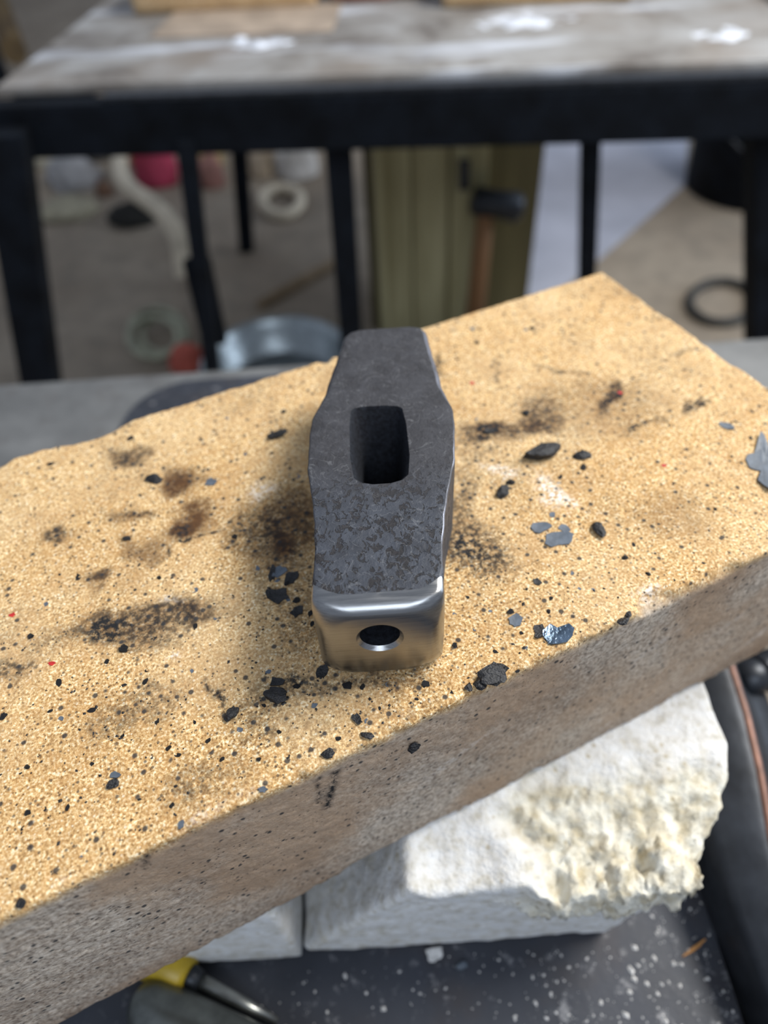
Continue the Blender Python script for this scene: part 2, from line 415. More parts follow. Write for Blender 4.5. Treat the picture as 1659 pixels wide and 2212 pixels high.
# ------------------------------------------------------------------ white insulating brick (broken) and its neighbour
def noise_warp(p, amp, freq, seed):
    d = np.stack([fbm(p, freq, 3, seed), fbm(p, freq, 3, seed + 50), fbm(p, freq, 3, seed + 90)], 1)
    return p + d * amp
def put_attr(m, name, vals):
    a = m.attributes.new(name, 'FLOAT', 'POINT'); a.data.foreach_set('value', np.asarray(vals, dtype=np.float32))
WZ = -BT - ZPLATE - 0.0002                  # its height
WX0, WX1, WY0, WY1 = -0.045, 0.112, 0.0625, 0.172
rough_keep = {}
def warp_white(p):
    q = p.copy()
    q[:, 0] += (WX0 + WX1) / 2; q[:, 1] += (WY0 + WY1) / 2
    t = q[:, 2] / WZ
    # slanted left end: leans right towards the top
    k = sstep(WX0 + 0.07, WX0, q[:, 0]); q[:, 0] += k * t * 0.045
    # right end: leaves less length at the foot, plan tapers towards the front
    kr = sstep(WX1 - 0.05, WX1, q[:, 0])
    q[:, 0] += kr * (-(1 - t) * 0.020 + 0.010 * sstep(0.075, 0.105, q[:, 1]) - 0.004)
    q[:, 0] -= kr * 0.010 * sstep(0.085, 0.0625, q[:, 1])
    # broken upper front on the right
    rx = sstep(0.030, 0.050, q[:, 0] + 0.012 * fbm(q, 60, 2, 3)); ry = sstep(0.104, 0.066, q[:, 1] + 0.006 * fbm(q, 80, 2, 8))
    rz = sstep(0.62, 0.86, t)
    n1 = fbm(q, 70, 4, 21, 0.6); n2 = fbm(q, 240, 3, 31, 0.6)
    q[:, 2] += rx * rz * (ry * (-0.013 + 0.009 * n1 + 0.005 * n2))
    edge = sstep(0.070, 0.0625, q[:, 1])
    q[:, 1] += rx * rz * edge * (-0.003 + 0.005 * n1 + 0.003 * n2)
    rough_keep['r'] = np.clip(rx * rz * sstep(0.0, 0.3, ry), 0, 1)
    # wear everywhere
    rr0 = rough_keep['r'][:, None]
    q = q * (1 - rr0) + noise_warp(q, 0.0014, 520, 45) * rr0
    q = noise_warp(q, 0.0008, 130, 40)
    # hollowed top left of the break
    hol = sstep(-0.005, 0.012, q[:, 0]) * sstep(0.047, 0.02, q[:, 0]) * sstep(0.094, 0.064, q[:, 1]) * sstep(0.7, 0.95, t)
    q[:, 2] -= 0.008 * hol
    q[:, 2] = np.clip(q[:, 2], 0, WZ)
    return q
p, f = block(WX1 - WX0, WY1 - WY0, WZ, 0.00105, 0.003, warp_white)
me = mesh_from('white_brick', p, f, True); put_attr(me, 'rough', rough_keep['r'])
wb = obj('insulating_brick', me, M['white'], loc=(0, 0, ZPLATE))
tag(wb, 'cream white insulating brick with a crumbled broken corner under the tan firebrick', 'brick')
def warp_w2(p):
    q = p.copy(); q[:, 0] += -0.1223; q[:, 1] += 0.0612 + 0.055
    return noise_warp(q, 0.0007, 130, 77)
p, f = block(0.155, 0.110, 0.066, 0.003, 0.0012, warp_w2)
me = mesh_from('white_brick_far', p, f, True); put_attr(me, 'rough', np.zeros(len(p)))
wb2 = obj('insulating_brick', me, M['white'], loc=(0, 0, ZPLATE))
tag(wb2, 'smooth bluish white brick left of the crumbled one, mostly hidden under the firebrick', 'brick')

# ------------------------------------------------------------------ the tan firebrick
STAINS = [  # px, py, rx, ry, tilt, soot, brown, dust
    (285, 990, 48, 22, -8, .55, .7, 0), (390, 1045, 42, 32, -10, .25, 1.1, 0), (412, 1128, 62, 34, -38, .15, 1.1, 0), (385, 1155, 22, 16, -20, .9, .6, 0),
    (300, 1188, 48, 28, -15, .1, .65, 0), (275, 1122, 50, 14, -10, .2, .6, 0), (300, 1113, 30, 6, -6, .8, .2, 0), (125, 1160, 38, 15, -22, .85, .6, 0),
    (215, 1250, 28, 20, -15, .65, .9, 0), (545, 1140, 48, 66, 30, .5, .25, 0), (625, 1130, 62, 85, 0, .3, .85, 0), (600, 1190, 40, 30, 0, .3, .5, 0),
    (290, 1340, 165, 34, -10, .75, .7, 0), (225, 1372, 34, 24, -30, 1.1, .2, 0), (300, 1385, 90, 20, -10, .4, .4, 0), (430, 1310, 60, 30, 0, .2, .35, 0),
    (290, 1530, 110, 44, -25, .5, 0, 0), (600, 1500, 110, 40, -30, .45, 0, 0), (470, 1505, 16, 34, -30, .9, 0, 0), (560, 1590, 60, 22, -25, .5, 0, 0),
    (30, 1440, 44, 20, -10, .7, .2, 0), (450, 1690, 90, 40, -25, .35, 0, 0), (610, 1260, 70, 60, 0, .3, .1, 0), (640, 1360, 60, 60, 0, .35, .1, 0),
    (1080, 930, 95, 18, -6, .55, .8, 0), (1060, 932, 22, 9, -4, 1.1, .2, 0), (1040, 1195, 75, 50, 10, .75, .2, 0), (1000, 1100, 30, 90, 0, .5, .3, 0),
    (1318, 862, 18, 34, 20, .9, .7, 0), (1500, 877, 26, 10, -28, 1.1, .2, 0), (1390, 925, 44, 9, -25, .8, .1, 0), (1175, 895, 40, 40, 0, .4, .4, 0),
    (1290, 880, 160, 70, 0, .12, .30, 0), (1450, 1110, 90, 55, 0, .05, .35, 0), (1215, 798, 60, 5, 6, .8, 0, 0), (1072, 800, 4, 44, -4, .8, 0, 0), (955, 790, 10, 26, 0, .8, 0, 0),
    (1180, 1060, 50, 26, 55, 0, 0, .9), (1080, 1012, 36, 10, 15, 0, 0, .8), (1390, 1275, 32, 22, 10, 0, 0, .7), (1220, 1080, 36, 12, 20, 0, 0, .8),
    (1470, 760, 50, 5, -12, .5, 0, 0), (560, 1060, 30, 16, -20, 0, 0, .6), (370, 1298, 26, 10, 0, .1, 0, .5), (365, 1425, 16, 12, 0, 0, 0, .7),
    (420, 1170, 120, 3, -24, .8, 0, 0), (395, 1180, 90, 3, -22, .6, 0, 0), (720, 1470, 120, 22, 0, .45, .1, 0), (880, 1470, 90, 16, 0, .3, .1, 0),
]
def stain_fields(P):
    """soot, brown and dust over the top face; each stain is an ellipse on the brick in its own place"""
    out = np.zeros((3, len(P)))
    wob = np.stack([fbm(P, 170, 3, 5), fbm(P, 170, 3, 9), np.zeros(len(P))], 1) * 0.0042
    Q = P + wob
    for px, py, rx, ry, ti, s, b, d in STAINS:
        c0 = at(px, py); t = math.radians(ti)
        e1 = at(px + rx * math.cos(t), py + rx * math.sin(t)) - c0; e2 = at(px - ry * math.sin(t), py + ry * math.cos(t)) - c0
        A = np.linalg.inv(np.array([[e1[0], e2[0]], [e1[1], e2[1]]]))
        uv = (Q[:, :2] - c0[:2]) @ A.T; r2 = (uv ** 2).sum(1)
        w = np.exp(-r2 * r2 * 0.9)
        out[0] += w * s; out[1] += w * b; out[2] += w * d
    return np.clip(out, 0, 1.2)
def warp_brick(p):
    h = np.array([BL / 2, BW / 2, BT / 2]); c = p - np.array([0, 0, BT / 2])
    ex = (h[None] - np.abs(c))                    # distance from each face pair
    srt = np.sort(ex, axis=1); ed = srt[:, 1]     # small near an edge
    near = sstep(0.005, 0.0, ed)
    n1 = fbm(p, 55, 3, 1); n2 = fbm(p, 330, 3, 7)
    inward = -c / np.linalg.norm(c, axis=1)[:, None]
    chip = np.clip(n1 - 0.12, 0, 1) * 0.0065 + np.clip(n2, 0, 1) * 0.0014
    q = p + inward * (near * chip)[:, None] * np.array([0.5, 1.2, 1.2])
    q = noise_warp(q, 0.00032, 420, 60)
    return q
p, f = block(BL, BW, BT, 0.0011, 0.0013, warp_brick)
bo = CORNER - U * (BL / 2) - V * (BW / 2)
ang = math.atan2(U[1], U[0])
Pw = np.stack([bo[0] + p[:, 0] * U[0] + p[:, 1] * V[0], bo[1] + p[:, 0] * U[1] + p[:, 1] * V[1], p[:, 2] - BT], 1)
me = mesh_from('firebrick', p, f, True)
fld = stain_fields(Pw); topm = sstep(-0.004, -0.0005, Pw[:, 2])
fr = sstep(BT - 0.0006, BT - 0.005, p[:, 2] + 0.0012 * fbm(p, 200, 2, 4))
n_big = fbm(p, 35, 3, 12)
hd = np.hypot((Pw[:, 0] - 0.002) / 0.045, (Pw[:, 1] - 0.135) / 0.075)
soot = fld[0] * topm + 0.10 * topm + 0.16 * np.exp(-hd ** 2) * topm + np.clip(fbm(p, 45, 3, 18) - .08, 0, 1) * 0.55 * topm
# scorched band along the upper front edge, white scuffs and a few scratches on the front
v_ = p[:, 1] + BW / 2
front = sstep(0.004, 0.0015, v_)
soot += front * np.clip(fbm(p * np.array([1, 1, 2.0]), 60, 3, 28) - 0.25, 0, 1) * 0.5 * sstep(0.05, 0.08, p[:, 2])
scuff = fbm(p @ np.array([[0.88, 0, -0.47], [0, 1, 0], [0.47, 0, 0.88]]) * np.array([0.35, 1, 1.4]), 110, 4, 66)
dust = fld[2] * topm + front * np.clip((scuff - 0.36) * 4.0, 0, 1) * 0.5
brown = fld[1] * topm + front * sstep(0.02, 0.0, p[:, 2]) * 0.35 + front * np.clip(n_big, 0, 1) * 0.5
for sx, sz, w, hgt, sl in ((0.055, 0.067, 0.0012, 0.010, 0.25), (0.052, 0.070, 0.0007, 0.008, 0.1), (0.0105, 0.078, 0.0006, 0.004, 0.4)):
    dd = np.abs((p[:, 0] + 0.10 - sx) - sl * (p[:, 2] - sz)) / w; ee = np.abs(p[:, 2] - sz) / hgt
    soot += front * np.exp(-dd ** 2) * (ee < 1) * 1.2
put_attr(me, 'soot', np.clip(soot, 0, 1.2)); put_attr(me, 'brown', np.clip(brown, 0, 1.1)); put_attr(me, 'dust', np.clip(dust, 0, 1)); put_attr(me, 'grey_brown', fr)
fb = obj('firebrick', me, M['brick'], loc=(bo[0], bo[1], -BT)); fb.rotation_euler.z = ang
tag(fb, 'large tan speckled firebrick with soot stains that carries the steel hammer head', 'brick')

# ------------------------------------------------------------------ hammer head
HY0 = 0.0925; HT = 0.0295; HK = 1.023      # HK: plan scale
HW = [(0, .0153), (.0125, .0155), (.0225, .0163), (.0325, .0181), (.0425, .0198), (.054, .0206), (.0625, .0203), (.0675, .0194), (.0745, .0178), (.084, .0165), (.0935, .0152), (.104, .0136), (.1085, .0124)]
HW = [((0.0952 + a) * HK - HY0 if a else 0.0, b * HK) for a, b in HW]
YEND = HW[-1][0]
def hw(y): return float(np.interp(y, [a for a, _ in HW], [b for _, b in HW]))
def cxl(y): return -0.0031 + y * 0.0665
NC, NS = 6, 12
def ring(a, z0, z1, r):
    """rounded rectangle ring in x,z, constant point count"""
    pts = []; cz0, cz1 = z0 + r, z1 - r
    for cx, cz, a0 in ((a - r, cz0, -90), (a - r, cz1, 0), (-a + r, cz1, 90), (-a + r, cz0, 180)):
        arc = [(cx + r * math.cos(math.radians(a0 + 90 * k / NC)), cz + r * math.sin(math.radians(a0 + 90 * k / NC))) for k in range(NC + 1)]
        pts.append(arc)
    out = []
    for k in range(4):
        out += pts[k]; A = pts[k][-1]; B = pts[(k + 1) % 4][0]
        out += [(A[0] + (B[0] - A[0]) * j / NS, A[1] + (B[1] - A[1]) * j / NS) for j in range(1, NS)]
    return out
stations = []
RF = 0.0044; RV = 0.0038
for k in range(0, 8):                               # ground, rounded striking end
    th = math.radians(90 * k / 7); d = RF * (1 - math.sin(th)) ; e = RF * (1 - math.cos(th))
    stations.append((RF * (1 - math.cos(th)), 1 - math.sin(th)))
secs = []
for d, e in stations:
    a = hw(d); rc = 0.0078 - 0.0058 * (d / RF)
    secs.append([(x + cxl(d), d, z) for x, z in ring(a - e * 0.0040, e * 0.0022, HT - e * RV, max(rc, 0.002))])
nb_ring = []
for x, z in ring(hw(.008), 0, HT, 0.0016):
    ux = min(1, abs(x) / hw(.008)); uz = min(1, abs(z - HT / 2) / (HT / 2))
    q = min(ux, uz)
    nb_ring.append((x + cxl(.007), 0.0048 + 0.0046 * q ** 5 + 0.00022 * math.sin(x * 5200) * math.sin(x * 2100 + 1), z))
secs.append(nb_ring); IB = len(secs) - 1
ys = [0.0112 + (YEND - 0.0045 - 0.0112) * k / 54 for k in range(55)]
rnd = random.Random(4)
for y in ys:
    a = hw(y); rr = 0.0006 if y < 0.07 else 0.0006 + 0.0014 * min(1, (y - 0.07) / 0.012)
    wob = 0.00012 * math.sin(y * 300) + 0.00007 * math.sin(y * 811 + 1)
    secs.append([(x * (1 + wob / a) + cxl(y), y, z) for x, z in ring(a, 0, HT, rr)])
for y, e, rr in ((YEND - 0.0023, 0.0004, 0.0024), (YEND - 0.0007, 0.0014, 0.0034), (YEND + 0.0003, 0.0030, 0.0042), (YEND + 0.0007, 0.0052, 0.005)):
    secs.append([(x + cxl(y), y, z) for x, z in ring(hw(y) - e, e * 0.6, HT - e * 0.5, rr)])
nR = len(secs[0]); verts = [v for s in secs for v in s]; faces = []
for i in range(len(secs) - 1):
    for k in range(nR):
        faces.append((i * nR + k, i * nR + (k + 1) % nR, (i + 1) * nR + (k + 1) % nR, (i + 1) * nR + k))
faces.append(tuple(range(nR))[::-1]); faces.append(tuple(range((len(secs) - 1) * nR, len(secs) * nR)))
bm = bmesh.new(); bv = [bm.verts.new(v) for v in verts]
for q in faces: bm.faces.new([bv[i] for i in q])
bmesh.ops.recalc_face_normals(bm, faces=bm.faces)
solid = obj('solid', bm, M['scale'])
def cutter_obj(sections):
    bm = bmesh.new(); rs = [[bm.verts.new(v) for v in s] for s in sections]; n = len(rs[0])
    for A, B in zip(rs, rs[1:]):
        for k in range(n): bm.faces.new((A[k], A[(k + 1) % n], B[(k + 1) % n], B[k]))
    bm.faces.new(rs[0][::-1]); bm.faces.new(rs[-1]); bmesh.ops.recalc_face_normals(bm, faces=bm.faces)
    return obj('cutter', bm, M['hole'])
def eye_sec(z, gx, gy):
    x0, x1, y0, y1 = -0.0078 - gx, 0.0072 + gx, 0.0352 - gy, 0.0664 + gy; c = 0.0038
    pts = [(x0, y0 + c), (x0 + c * .9, y0), (x1 - c * .9, y0), (x1, y0 + c), (x1, y1 - c * .7), (x1 - c * .7, y1 - .0004), (x0 + c * .6, y1), (x0, y1 - c * .6)]
    # soften the corners
    for _ in range(1):
        pts = [q for i in range(len(pts)) for q in (((pts[i][0] * 3 + pts[(i + 1) % len(pts)][0]) / 4, (pts[i][1] * 3 + pts[(i + 1) % len(pts)][1]) / 4), ((pts[i][0] + pts[(i + 1) % len(pts)][0] * 3) / 4, (pts[i][1] + pts[(i + 1) % len(pts)][1] * 3) / 4))]
    return [(x * HK + 0.0002, (0.0952 + y) * HK - HY0, z) for x, y in pts]
eye = cutter_obj([eye_sec(-0.002, -0.0020, -0.0066), eye_sec(0.014, -0.0022, -0.0058), eye_sec(HT - 0.0009, 0.0, 0.0), eye_sec(HT + 0.0003, 0.0008, 0.0008), eye_sec(HT + 0.003, 0.0016, 0.0016)])
hc = onY(821, 1380, HY0); hx, hz = hc[0], hc[2]
def circ(y, r): return [(hx + r * math.cos(2 * math.pi * k / 40), y, hz + r * math.sin(2 * math.pi * k / 40)) for k in range(40)]
bore = cutter_obj([circ(-0.002, 0.0074), circ(0.0, 0.0058), circ(0.0010, 0.0049), circ(0.014, 0.0048), circ(0.0165, 0.0010)])
for ctt in (eye, bore):
    md = solid.modifiers.new('cut', 'BOOLEAN'); md.operation = 'DIFFERENCE'; md.object = ctt; md.solver = 'EXACT'
    md.material_mode = 'TRANSFER'
dg = bpy.context.evaluated_depsgraph_get(); dg.update()
cut = bpy.data.meshes.new_from_object(solid.evaluated_get(dg))
for o in (solid, eye, bore): bpy.data.objects.remove(o)
names = [m.name for m in cut.materials]
bmc = bmesh.new(); bmc.from_mesh(cut)
def piece(pick):
    b = bmc.copy()
    bmesh.ops.delete(b, geom=[f for f in b.faces if not pick(f)], context='FACES')
    return b
def in_eye(f):
    c = f.calc_center_median(); return names[f.material_index].startswith('bored') and c.y > 0.03
def in_bore(f): 
    c = f.calc_center_median(); return names[f.material_index].startswith('bored') and 0.0011 < c.y <= 0.03
def in_chamfer(f):
    c = f.calc_center_median(); return names[f.material_index].startswith('bored') and c.y <= 0.0011
def yb(x, z):
    ux = min(1, abs(x - cxl(.007)) / hw(.008)); uz = min(1, abs(z - HT / 2) / (HT / 2))
    return 0.0048 + 0.0046 * min(ux, uz) ** 5
def in_face(f):
    if names[f.material_index].startswith('bored'): return False
    c = f.calc_center_median(); return c.y < yb(c.x, c.z) - 0.00012
def in_edge(f):
    c = f.calc_center_median(); nn = f.normal
    return not names[f.material_index].startswith('bored') and 0.0108 < c.y < YEND - 0.003 and nn.z > 0.30 and abs(nn.x) > 0.30 and c.z > HT * 0.8 and c.x > 0
def is_body(f): return not in_edge(f) and not in_eye(f) and not in_bore(f) and not in_chamfer(f) and not in_face(f)
hroot = empty('hammer_head', (0, HY0, 0.00025), 'forged black steel hammer head with square eye and polished drilled face', 'hammer head')
for nm, pk, mt in (('body', is_body, M['scale']), ('worn_edge', in_edge, M['worn']), ('eye_wall', in_eye, M['hole']), ('striking_face', in_face, M['polish']), ('bore_chamfer', in_chamfer, M['polish']), ('face_bore', in_bore, M['hole'])):
    b = piece(pk); m = bpy.data.meshes.new(nm); b.to_mesh(m); b.free(); m.materials.clear(); m.materials.append(mt)
    m.polygons.foreach_set('material_index', [0] * len(m.polygons))
    smooth_by_angle(m, 34 if nm == 'body' else 50)
    o = obj(nm, m, mt, hroot if nm not in ('bore_chamfer', 'face_bore') else face_o)
    if nm == 'striking_face': face_o = o
    if nm == 'striking_face': o['label'] = 'bright brushed steel striking face'
    if nm == 'face_bore': o['label'] = 'round countersunk hole in the face'
bmc.free()

# ------------------------------------------------------------------ scale flakes and clinker on the brick
def px_size(px, py, z=0): return np.linalg.norm(at(px + 10, py, z) - at(px, py, z)) / 10
def lump_mesh(size, seed, flat=0.55, elong=1.4):
    bm = bmesh.new(); bmesh.ops.create_icosphere(bm, subdivisions=3, radius=1)
    P = np.array([v.co[:] for v in bm.verts])
    rr_ = np.random.default_rng(seed); d = np.ones(len(P)) * 1.25
    for _ in range(9):                      # broken facets
        a_ = rr_.normal(size=3); a_ /= np.linalg.norm(a_); k_ = P @ a_
        d = np.where(k_ > 0.25, np.minimum(d, rr_.uniform(.50, 0.92) / np.maximum(k_, .25)), d)
    d = d * (1 + 0.30 * fbm(P + seed, 3.5, 3, seed + 5, 0.6))
    Q = P * d[:, None] * np.array([elong ** .5, elong ** -.5, flat]) * size / 2
    Q[:, 2] = np.maximum(Q[:, 2], -0.28 * size * flat); Q[:, 2] -= Q[:, 2].min()
    for v, q in zip(bm.verts, Q): v.co = q
    m = bpy.data.meshes.new('lump'); bm.to_mesh(m); bm.free(); return m
def flake_mesh(size, seed, thick=0.0003, elong=1.5, lift=0.10, outline=None):
    r = random.Random(seed); n = 11
    if outline is None:
        ph = [2 * math.pi * (k + r.uniform(-.3, .3)) / n for k in range(n)]
        outline = [(math.cos(a) * rr * elong ** .5, math.sin(a) * rr * elong ** -.5) for a, rr in ((a, r.uniform(.30, .56)) for a in ph)]
    bm = bmesh.new(); n = len(outline); cx = sum(p[0] for p in outline) / n; cy = sum(p[1] for p in outline) / n
    def zz(x, y): return lift * size * (0.25 * (x * x + y * y) * 4 + 0.30 * math.sin(3 * x + seed) * y + 0.22 * (x + 0.6))
    rows = []
    for s in (0, 1):
        rim = [bm.verts.new((x * size, y * size, zz(x, y) + s * thick)) for x, y in outline]
        mid = [bm.verts.new(((cx + (x - cx) * .5) * size, (cy + (y - cy) * .5) * size, zz(cx + (x - cx) * .5, cy + (y - cy) * .5) + s * thick)) for x, y in outline]
        ce = bm.verts.new((cx * size, cy * size, zz(cx, cy) + s * thick)); rows.append((rim, mid, ce))
    for s, (rim, mid, ce) in enumerate(rows):
        for k in range(n):
            j = (k + 1) % n
            q1 = (rim[k], rim[j], mid[j], mid[k]); q2 = (mid[k], mid[j], ce)
            bm.faces.new(q1 if s else q1[::-1]); bm.faces.new(q2 if s else q2[::-1])
    for k in range(n):
        j = (k + 1) % n; bm.faces.new((rows[0][0][k], rows[0][0][j], rows[1][0][j], rows[1][0][k]))
    z0 = min(v.co.z for v in bm.verts)
    for v in bm.verts: v.co.z -= z0
    m = bpy.data.meshes.new('flake'); bm.to_mesh(m); bm.free(); return m
BIG = [  # kind, px, py, size px, heading, elong, label
    ('c', 1162, 982, 62, 30, 1.7, 'largest black clinker lump, right of the hammer eye'),
    ('c', 1263, 987, 32, 0, 1.5, 'small black clinker lump right of the largest clinker lump'),
    ('c', 1086, 1060, 32, 60, 1.4, 'crumbly black clinker close to the right hammer cheek beside white dust'),
    ('f', 1171, 1138, 38, 20, 1.4, 'upper left shard of the three broken grey scale flakes'),
    ('f', 1219, 1143, 26, 150, 1.8, 'narrow right shard of the three broken grey scale flakes'),
    ('f', 1204, 1165, 52, 10, 1.6, 'largest and lowest shard of the three broken grey scale flakes'),
    ('c', 1297, 1149, 32, 110, 1.5, 'dark ragged clinker right of the three broken grey flakes'),
    ('d', 1160, 1258, 20, 80, 1.2, 'small black folded scale chip below the three grey flakes'),
    ('f', 1112, 1341, 32, 45, 1.4, 'grey scale flake left above the shiny iridescent flake'),
    ('s', 1202, 1372, 58, 12, 1.35, 'shiny blue iridescent scale flake near the front edge'),
    ('d', 1166, 1362, 32, 60, 1.4, 'dark curled scale flake touching the shiny iridescent one on its left'),
    ('c', 1347, 1343, 26, 20, 1.4, 'black clinker at the front brick edge right of the shiny flake'),
    ('c', 1358, 1328, 18, 60, 1.3, 'small black clinker just behind the one on the front edge'),
    ('c', 1067, 1458, 50, 15, 1.3, 'broad black clinker clump at the front edge right of the polished face'),
    ('d', 1081, 1443, 30, -30, 1.5, 'black scale flake leaning on the broad clinker clump'),
    ('c', 1034, 1478, 28, 40, 1.2, 'black clinker left of the broad clump on the front edge'),
    ('c', 1013, 1485, 18, 0, 1.2, 'leftmost small clinker of the row at the front edge'),
    ('d', 1061, 932, 24, 0, 2.2, 'flat black chip in the brown smear right of the hammer eye'),
    ('f', 1568, 920, 30, -25, 1.8, 'small triangular blue grey flake near the right margin'),
    ('c', 599, 942, 32, 10, 1.7, 'dark oval clinker left of the hammer eye'),
    ('f', 456, 1041, 24, -10, 1.4, 'grey flake right of the round brown stain'),
    ('c', 333, 1038, 26, 0, 1.2, 'dark lump touching the round brown stain on its left'),
    ('c', 276, 1164, 18, 0, 1.3, 'black lump at the upper left of the paler brown stain'),
    ('f', 603, 1236, 28, 30, 1.2, 'grey scale flake in the cluster left of the polished face'),
    ('d', 631, 1248, 32, 50, 1.3, 'black bent flake nearest the hammer in the left cluster'),
    ('d', 589, 1241, 24, 85, 2.4, 'thin black sliver left of the grey flake in the cluster'),
    ('d', 602, 1287, 44, -25, 1.5, 'broad black flake at the bottom of the cluster left of the face'),
    ('d', 642, 1320, 28, 70, 1.3, 'black flat chip left of the polished face below the cluster'),
    ('c', 597, 1508, 44, -8, 1.5, 'glossy black clinker in front of the hammer on the left'),
    ('c', 501, 1543, 28, 60, 1.3, 'rough black clinker left of the glossy clinker'),
    ('d', 599, 1474, 28, -10, 1.8, 'black flat chip just above the glossy clinker'),
    ('c', 246, 1693, 24, 70, 1.3, 'lone black lump on the lower left of the brick'),
    ('f', 248, 1675, 18, 0, 1.6, 'grey flake just above the lone black lump'),
    ('d', 696, 1452, 30, 80, 1.6, 'black flake under the lower left corner of the polished face'),
    ('c', 704, 1629, 24, 0, 1.4, 'grey black lump at the front brick edge below the polished face'),
    ('d', 771, 1555, 22, -60, 1.5, 'black chip in front of the polished face towards the brick edge'),
    ('c', 793, 1588, 20, -30, 1.4, 'black crumb at the brick edge in front of the polished face'),
    ('f', 392, 1782, 16, 70, 1.4, 'dark grey flake on the front edge at the lower left'),
    ('c', 46, 1952, 26, 10, 1.3, 'dark lump on the front edge at the left margin'),
    ('f', 568, 1706, 16, 0, 1.5, 'pale blue grey flake at the front edge left of the scratch'),
]
mk = {'c': 'clinker', 'd': 'clinker', 'f': 'flake', 's': 'shiny'}
for i, (k, px, py, s, hd, el, lab) in enumerate(BIG):
    c0 = at(px, py); sz = px_size(px, py) * s
    if k == 'c': m = lump_mesh(sz * 1.05, i + 1, 0.5, el)
    else: m = flake_mesh(sz * 1.12, i + 1, 0.00035, el, {'f': 0.10, 'd': 0.22, 's': 0.20}[k])
    o = obj('clinker_lump' if k == 'c' else 'scale_flake', m, M[mk[k]], loc=(c0[0], c0[1], -0.0001)); o.rotation_euler.z = math.radians(hd)
    tag(o, lab, 'clinker' if k == 'c' else 'scale flake', 'mill scale flakes and clinker on the firebrick')
# the big jagged flake at the right margin: outline from its own shape, standing up a little
ol = [(1640, 938), (1648, 945), (1659, 968), (1676, 985), (1690, 1010), (1684, 1040), (1672, 1062), (1659, 1062), (1647, 1052), (1635, 1040), (1646, 1020), (1630, 1016), (1618, 1011), (1610, 993), (1614, 983), (1629, 980)]
cc = at(1645, 1005); W_ = [(at(a, b) - cc) for a, b in ol]; sz = 0.02
o = obj('scale_flake', flake_mesh(sz, 5, 0.00045, 1, 0.10, [(w[0] / sz, w[1] / sz) for w in W_]), M['flake'], loc=(cc[0], cc[1], -0.0001))
tag(o, 'large jagged blue grey scale flake at the right margin', 'scale flake', 'mill scale flakes and clinker on the firebrick')
SMALL = [(1260,1010,14),(1210,1031,13),(1209,1046,11),(1103,1043,15),(1107,1015,9),(1193,1111,16),(1369,1176,10),(1350,1205,11),(1103,1321,13),(1318,1332,11),(1118,1450,9),(1622,946,11),
    (983,1395,11),(1070,1407,11),(1137,1399,9),(1127,1368,8),(966,1372,11),(1190,1292,8),(1236,1239,9),(1251,1271,8),(981,1326,9),(1185,1321,9),(1282,1273,9),(1520,1216,8),
    (641,1031,13),(530,981,10),(557,1228,13),(547,1245,13),(601,1255,10),(620,1261,11),(622,1295,13),(641,1297,14),(671,1325,15),(674,1348,12),(418,1276,16),(422,1351,13),(96,1307,13),(68,1375,12),(69,1385,11),
    (466,1334,10),(525,1331,9),(536,1316,11),(108,1003,11),(283,947,12),(491,904,8),(614,890,11),(130,1269,9),(344,1248,9),(169,1247,16),(305,1175,10),(333,1177,12),(506,1160,11),
    (580,1451,14),(570,1524,10),(679,1524,15),(266,1403,18),(232,1429,11),(314,1472,13),(319,1448,11),(127,1475,16),(198,1534,15),(108,1536,10),(133,1552,11),(8,1547,14),(517,1576,13),(603,1581,10),(364,1616,10),(384,1631,12),(606,1652,9),
    (95,1747,12),(146,1744,12),(59,1757,12),(49,1789,9),(316,1702,11),(59,1657,10),(175,1854,9),(82,1457,10),(57,1500,10),(12,1717,8),(139,1877,9),(371,1740,10),
    (752,1481,18),(783,1484,11),(770,1494,11),(842,1477,15),(918,1479,15),(974,1494,11),(737,1518,11),(791,1557,12),(725,1554,9),(730,1596,11),(641,1483,12),(984,1395,10),
    (1021,711,10),(1030,740,9),(1150,710,10),(1136,712,9),(1122,838,10),(1135,893,14),(1300,1005,8),(1030,905,8),(430,948,8),(415,1450,9),(450,1600,10),(480,1640,9),(420,1560,9),(340,1560,9),(265,1590,8),(200,1650,8),
    (1455,1045,9),(1545,1100,8),(1400,1240,9),(1330,1230,8),(1090,1230,10),(1050,1250,9),(1010,1290,9),(1060,1320,8),(1025,1360,9),(760,1530,8),(820,1530,8),(870,1530,9),(900,1510,8),(660,1600,9),(560,1640,9),(520,1680,8)]
protos = [flake_mesh(1.0, 100 + k, 0.07, 1.2 + 0.15 * k, 0.12) for k in range(5)] + [lump_mesh(1.0, 200 + k, 0.6, 1.2) for k in range(3)]
pm = [M['flake'], M['clinker'], M['clinker'], M['flake'], M['clinker'], M['clinker'], M['clinker'], M['clinker']]
for m, mt in zip(protos, pm): m.materials.append(mt)
rs = random.Random(9)
for px, py, s in SMALL:
    c0 = at(px, py); k = rs.randrange(8)
    o = obj('scale_chip', protos[k], None, loc=(c0[0], c0[1], -0.0001)); q = px_size(px, py) * s * 1.1
    o.scale = (q, q, q); o.rotation_euler.z = rs.uniform(0, 6.28)
    where = 'in front of the polished hammer face' if (640 < px < 1000 and py > 1400) else ('left of the hammer head' if px < 830 else 'right of the hammer head')
    colr = 'blue grey' if pm[k] is M['flake'] else 'black'
    tag(o, 'small %s scale chip on the tan firebrick %s' % (colr, where), 'scale chip', 'small %s scale chips %s' % (colr, where))
